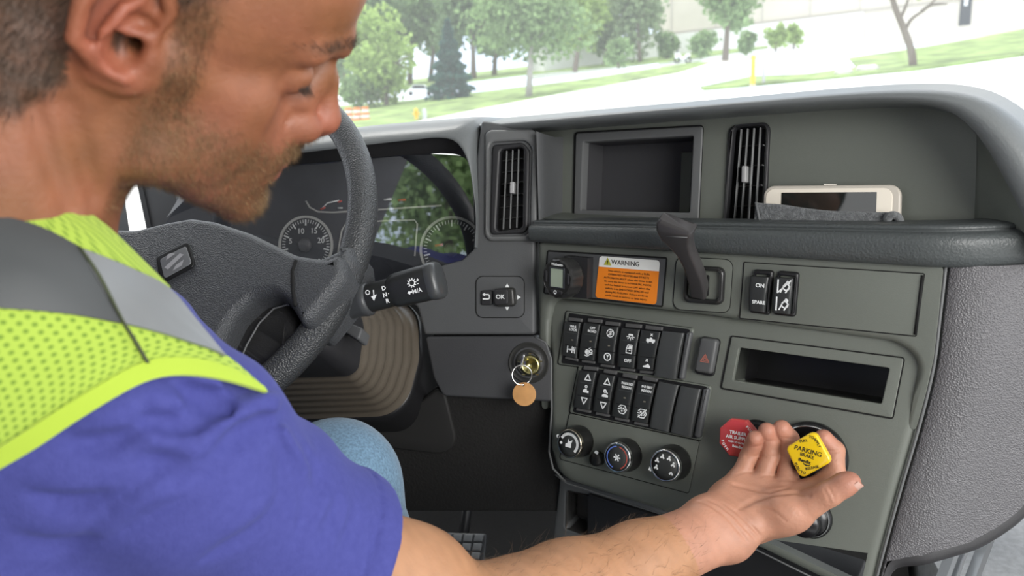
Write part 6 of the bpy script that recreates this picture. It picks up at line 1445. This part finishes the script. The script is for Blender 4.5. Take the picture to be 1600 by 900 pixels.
def vestmat(name, col, hole, dots=True, cell=.0062):
    m = bpy.data.materials.new(name); m.use_nodes = True; t = m.node_tree; b = t.nodes['Principled BSDF']; b.inputs['Roughness'].default_value = .75; b.inputs['Sheen Weight'].default_value = .3; b.inputs['Base Color'].default_value = (*col, 1); b.inputs['Specular IOR Level'].default_value = .25
    tc = t.nodes.new('ShaderNodeTexCoord'); n = t.nodes.new('ShaderNodeTexNoise'); n.inputs['Scale'].default_value = 1400; bp = t.nodes.new('ShaderNodeBump'); bp.inputs['Strength'].default_value = .4; bp.inputs['Distance'].default_value = .0006
    t.links.new(tc.outputs['Object'], n.inputs['Vector']); t.links.new(n.outputs['Fac'], bp.inputs['Height']); t.links.new(bp.outputs['Normal'], b.inputs['Normal'])
    if dots:
        uv = t.nodes.new('ShaderNodeUVMap'); sep = t.nodes.new('ShaderNodeSeparateXYZ'); t.links.new(uv.outputs['UV'], sep.inputs[0])
        def M(op, a, b_=None):
            q = t.nodes.new('ShaderNodeMath'); q.operation = op
            for i, s_ in enumerate((a, b_)):
                if s_ is None: continue
                if isinstance(s_, (int, float)): q.inputs[i].default_value = s_
                else: t.links.new(s_, q.inputs[i])
            return q.outputs[0]
        def grid(ox, oy):
            fx = M('SUBTRACT', M('FRACT', M('ADD', M('DIVIDE', sep.outputs[0], cell), ox)), .5); fy = M('SUBTRACT', M('FRACT', M('ADD', M('DIVIDE', sep.outputs[1], cell*1.1), oy)), .5)
            return M('SQRT', M('ADD', M('MULTIPLY', fx, fx), M('MULTIPLY', M('MULTIPLY', fy, fy), 1.6)))
        dist = M('MINIMUM', grid(10.0, 10.0), grid(10.5, 10.5)); rp = t.nodes.new('ShaderNodeMapRange'); rp.inputs[1].default_value = .15; rp.inputs[2].default_value = .27; rp.inputs[3].default_value = 1; rp.inputs[4].default_value = 0; t.links.new(dist, rp.inputs[0])
        mx = t.nodes.new('ShaderNodeMix'); mx.data_type = 'RGBA'; mx.inputs[6].default_value = (*col, 1); mx.inputs[7].default_value = (*hole, 1); t.links.new(rp.outputs[0], mx.inputs[0]); t.links.new(mx.outputs[2], b.inputs['Base Color'])
    return m
LIME = (.34, .47, .060)
MESH = vestmat('lime_mesh', LIME, (.15, .25, .025)); TRIM = vestmat('lime_trim', (.36, .49, .045), None, False)
SILV = mat('reflective_silver', (.22, .23, .235), .42, .15, 1200, metal=.35); SILV2 = mat('reflective_grey', (.055, .059, .061), .5, .15, 1200)
vest = obj('safety_vest', [], [], None, person)
bpy.data.objects.remove(vest)
vest = person
# collar edge to the strip
EA = [(-430, 330), (-300, 250), (-180, 200), (-90, 168), (-40, 196), (0, 222), (30, 244), (62, 275), (75, 300), (120, 325), (165, 357), (215, 405), (262, 452)]
EB = [(-430, 430), (-300, 352), (-180, 326), (-90, 318), (-40, 330), (0, 341), (60, 357), (118, 386), (128, 392), (150, 400), (200, 420), (240, 440), (262, 453)]
o = patch('vest_panel', EA, EB, 60, 20, .005, .0022, MESH, vest)
SB = [(-430, 590), (-300, 520), (-180, 484), (-90, 476), (-40, 478), (0, 482), (60, 486), (120, 493), (188, 506)]
o = patch('reflective_strip', [(-430, 428), (-300, 350), (-180, 324), (-90, 316), (-40, 328), (0, 339), (60, 355), (117, 384), (122, 388)], SB, 40, 18, .0072, .0016, SILV2, vest)
o = patch('reflective_strip', [(123, 389), (150, 399), (205, 422), (262, 452), (305, 502), (350, 556)], [(191, 506), (220, 513), (260, 524), (300, 537), (330, 547), (350, 557)], 40, 18, .0078, .0016, SILV, vest, wrapA=0)
o = patch('vest_panel', [(-430, 588), (-300, 518), (-180, 482), (-90, 474), (0, 481), (120, 492), (190, 505), (260, 524), (300, 536), (348, 556), (380, 582), (412, 610)], [(-430, 1000), (-300, 900), (-180, 832), (-90, 775), (-40, 742), (0, 714), (60, 680), (120, 640), (228, 582), (300, 574), (360, 588), (412, 612)], 70, 30, .005, .0022, MESH, vest)
o = patch('vest_armhole_trim', [(-430, 980), (-300, 880), (-180, 812), (-90, 755), (-40, 722), (0, 697), (60, 660), (120, 622), (225, 566), (300, 562), (360, 578), (408, 606)], [(-430, 1013), (-300, 913), (-180, 845), (-90, 788), (-40, 756), (0, 731), (60, 697), (120, 657), (230, 595), (300, 588), (360, 598), (414, 615)], 60, 6, .0068, .0024, TRIM, vest)
o = patch('vest_neck_trim', [(-430, 326), (-300, 246), (-180, 196), (-90, 164), (-40, 192), (0, 218), (30, 240), (64, 272), (78, 300)], [(-430, 348), (-300, 268), (-180, 218), (-90, 186), (-40, 214), (0, 242), (26, 262), (54, 288), (70, 306)], 40, 6, .0072, .003, TRIM, vest)
o = patch('vest_seam', [(121, 386), (150, 430), (188, 500), (206, 530), (228, 568)], [(125, 388), (155, 430), (193, 503), (211, 530), (233, 568)], 20, 4, .0088, .0016, mat('seam_olive', (.05, .06, .03), .8), vest)
# ------------------------------------------------------------------ jeans
def jeans_sdf(P):
    d = s_chain(P, [HIP+A3((.06, -.02, .02)), KNE], [.098, .0625], .03)
    ANK = KNE + A3((.02, .16, -.44)); d = smin(d, s_cap(P, KNE, ANK, .060, .045), .02)
    k2 = KNE + A3((-.33, .02, .0)); d = smin(d, s_chain(P, [HIP+A3((-.12, -.02, .02)), k2], [.098, .0625], .03), .03); d = smin(d, s_cap(P, k2, k2+A3((-.02, .18, -.44)), .06, .045), .02)
    d = smin(d, s_cap(P, HIP+A3((-.10, -.02, .0)), HIP+A3((.08, -.02, .0)), .12), .05)
    return d + .0014*fnoise(P, 24, 8, 12) + .0008*fnoise(P, 60, 8, 40)
V3, Q3 = sdf_mesh(jeans_sdf, axis([(-.86,), (-.20, .005)]), axis([(.0,), (.95, .005)]), axis([(.18,), (.82, .005)]))
DEN = mat('denim', (.13, .22, .31), .8, .6, 900, var=.22, vscale=420, sheen=.2, spec=.2)
np_obj('jeans', V3, Q3, DEN, person)
# ------------------------------------------------------------------ hair, stubble, eyebrows, lashes and arm hair: real strands
_fc = V[Q].mean(1); _fn = np.cross(V[Q[:, 2]]-V[Q[:, 0]], V[Q[:, 3]]-V[Q[:, 1]]); _fa = np.linalg.norm(_fn, axis=1)/2; _fn /= np.maximum(np.linalg.norm(_fn, axis=1), 1e-12)[:, None]
HRNG = np.random.default_rng(21)
def hairmat(name, c0, c1):
    m = bpy.data.materials.new(name); m.use_nodes = True; t = m.node_tree; b = t.nodes['Principled BSDF']; b.inputs['Roughness'].default_value = .45
    g_ = t.nodes.new('ShaderNodeNewGeometry'); rp = t.nodes.new('ShaderNodeMix'); rp.data_type = 'RGBA'; rp.inputs[6].default_value = (*c0, 1); rp.inputs[7].default_value = (*c1, 1)
    t.links.new(g_.outputs['Random Per Island'], rp.inputs[0]); t.links.new(rp.outputs[2], b.inputs['Base Color']); return m
def strands(name, mask, n, flow, ln, rad, lift, m, curl=0.0, jit=.35, segs=1):
    w = _fa*mask[Q[:, 0]]; w = w/w.sum(); k = HRNG.choice(len(Q), n, p=w); a = HRNG.random((n, 1)); b = HRNG.random((n, 1)); q = V[Q[k]]
    P = (q[:, 0]*(1-a)+q[:, 1]*a)*(1-b) + (q[:, 3]*(1-a)+q[:, 2]*a)*b; N = _fn[k]; f = flow(P); f = f - N*(f*N).sum(1)[:, None]; f /= np.maximum(np.linalg.norm(f, axis=1), 1e-9)[:, None]
    d = f*(1-lift) + N*lift + HRNG.normal(size=(n, 3))*jit*.5; d /= np.linalg.norm(d, axis=1)[:, None]
    L = (ln*(.55+.75*HRNG.random(n)))[:, None]; s = np.cross(d, N); s /= np.maximum(np.linalg.norm(s, axis=1), 1e-9)[:, None]; t = np.cross(d, s)
    cd_ = HRNG.normal(size=(n, 3))*curl; nodes = [P - N*.0004]; cur = P.copy(); dd = d.copy()
    for j in range(segs): dd = dd + cd_/segs - N*.35*curl; dd /= np.linalg.norm(dd, axis=1)[:, None]; cur = cur + dd*L/segs; nodes.append(cur.copy())
    rows = []
    for j in range(segs): 
        r_ = rad*(1-.7*j/segs); rows += [nodes[j] + s*r_, nodes[j] - s*r_*.5 + t*r_*.87, nodes[j] - s*r_*.5 - t*r_*.87]
    rows.append(nodes[-1]); K = 3*segs+1; A = np.stack(rows, 1).reshape(-1, 3); fs = []
    for j in range(segs-1):
        for i in range(3): fs += [(3*j+i, 3*j+(i+1) % 3, 3*j+3+(i+1) % 3), (3*j+i, 3*j+3+(i+1) % 3, 3*j+3+i)]
    for i in range(3): fs.append((3*(segs-1)+i, 3*(segs-1)+(i+1) % 3, K-1))
    T = (np.array(fs)[None] + (np.arange(n)*K)[:, None, None]).reshape(-1, 3); me = bpy.data.meshes.new(name); me.vertices.add(len(A)); me.vertices.foreach_set('co', A.astype(np.float32).ravel())
    me.loops.add(len(T)*3); me.loops.foreach_set('vertex_index', T.astype(np.int32).ravel()); me.polygons.add(len(T)); me.polygons.foreach_set('loop_start', np.arange(0, len(T)*3, 3, dtype=np.int32)); me.polygons.foreach_set('loop_total', np.full(len(T), 3, np.int32)); me.update(calc_edges=True)
    me.materials.append(m); o = bpy.data.objects.new(name, me); COL.objects.link(o); o.parent = person; o['kind'] = 'stuff'; return o
hd = lambda *v: A3(v) @ HR.T
STUB = hairmat('stubble', (.10, .05, .025), (.42, .27, .13)); BROWN = hairmat('dark_hair', (.020, .012, .008), (.07, .042, .026)); MIDB = hairmat('mid_brown_hair', (.04, .022, .012), (.16, .09, .05)); ARMH = hairmat('arm_hair', (.05, .03, .018), (.20, .12, .06))
fmask = np.clip(bmask, 0, 1); strands('beard', fmask**1.3*(hx > 2), 15000, lambda P: np.tile(hd(.45, 0, -1), (len(P), 1)), .0042, .00010, .38, STUB, jit=.45)
must = np.clip(mo*1.2, 0, 1); strands('moustache', must*(1-np.clip(lipw*3, 0, 1)), 1500, lambda P: np.tile(hd(.5, 0, -1), (len(P), 1)) + (to_head(P)[:, 1:2]*8)*hd(0, 1, 0), .0055, .00011, .40, STUB, jit=.3)
strands('chin_hair', inhead*np.exp(-((hz+92)/16)**2)*sst(78, 92, hx)*sst(34, 20, np.abs(hy))*(1-np.clip(lipw*3, 0, 1)), 1500, lambda P: np.tile(hd(.7, 0, -.7), (len(P), 1)), .0058, .00011, .5, STUB, jit=.4)
strands('hair', np.clip(hmask, 0, 1), 30000, lambda P: np.tile(hd(-.25, 0, -1), (len(P), 1)), .0085, .00012, .30, BROWN, jit=.4)
strands('sideburn', np.clip(side, 0, 1)*(hz > -30), 2000, lambda P: np.tile(hd(.0, 0, -1), (len(P), 1)), .0045, .00009, .22, MIDB, jit=.35)
strands('eyebrow', brow, 1000, lambda P: np.tile(hd(-.6, 0, .25), (len(P), 1)) - np.sign(to_head(P)[:, 1:2])*0*hd(0, 1, 0), .0070, .00013, .16, BROWN, jit=.25)
lash = inhead*np.exp(-((hz+2.5)/1.6)**2)*sst(84, 88, hx)*sst(18, 22, np.abs(hy))*sst(48, 43, np.abs(hy)); strands('eyelashes', lash, 320, lambda P: np.tile(hd(1, 0, -.6), (len(P), 1)), .0075, .00014, .75, BROWN, jit=.2)
# forearm hair
_ax = (F3W-ELB)/np.linalg.norm(F3W-ELB); tt = ((V-ELB)@_ax)/np.linalg.norm(F3W-ELB); rr_ = np.linalg.norm(V-ELB-tt[:, None]*_ax*np.linalg.norm(F3W-ELB), axis=1)
armw = sst(-.35, .0, tt)*sst(1.45, 1.05, tt)*(rr_ < .07)*(.25+.75*(nz2 > 0))*(V[:, 0] > -.24)
strands('arm_hair', armw, 1500, lambda P: np.tile(_ax + A3(UP)*.25, (len(P), 1)), .016, .00011, .30, ARMH, curl=.55, jit=.5, segs=4)
# thumb nail
_t3 = (TH[3]-TH[2])/np.linalg.norm(TH[3]-TH[2]); _nn = -_fw*.45 - _up*.75 + _rt*.25; _nn -= _t3*(_nn@_t3); _nn /= np.linalg.norm(_nn); _bb = np.cross(_nn, _t3); _nc = TH[3] + _t3*.0010
rows = []
for i in range(9):
    a_ = -1.05+2.1*i/8; rows.append([Vector(_nc + _t3*(.0072*(-1+2*j/8)*(1 if abs(a_) < .7 else .86)) + (_nn*math.cos(a_) + _bb*math.sin(a_))*(.0098 - .0012*(j/8)**3)) for j in range(9)])
MB().grid(rows).build('thumb_nail', mat('nail', (.50, .30, .24), .25, coat=.3), person)
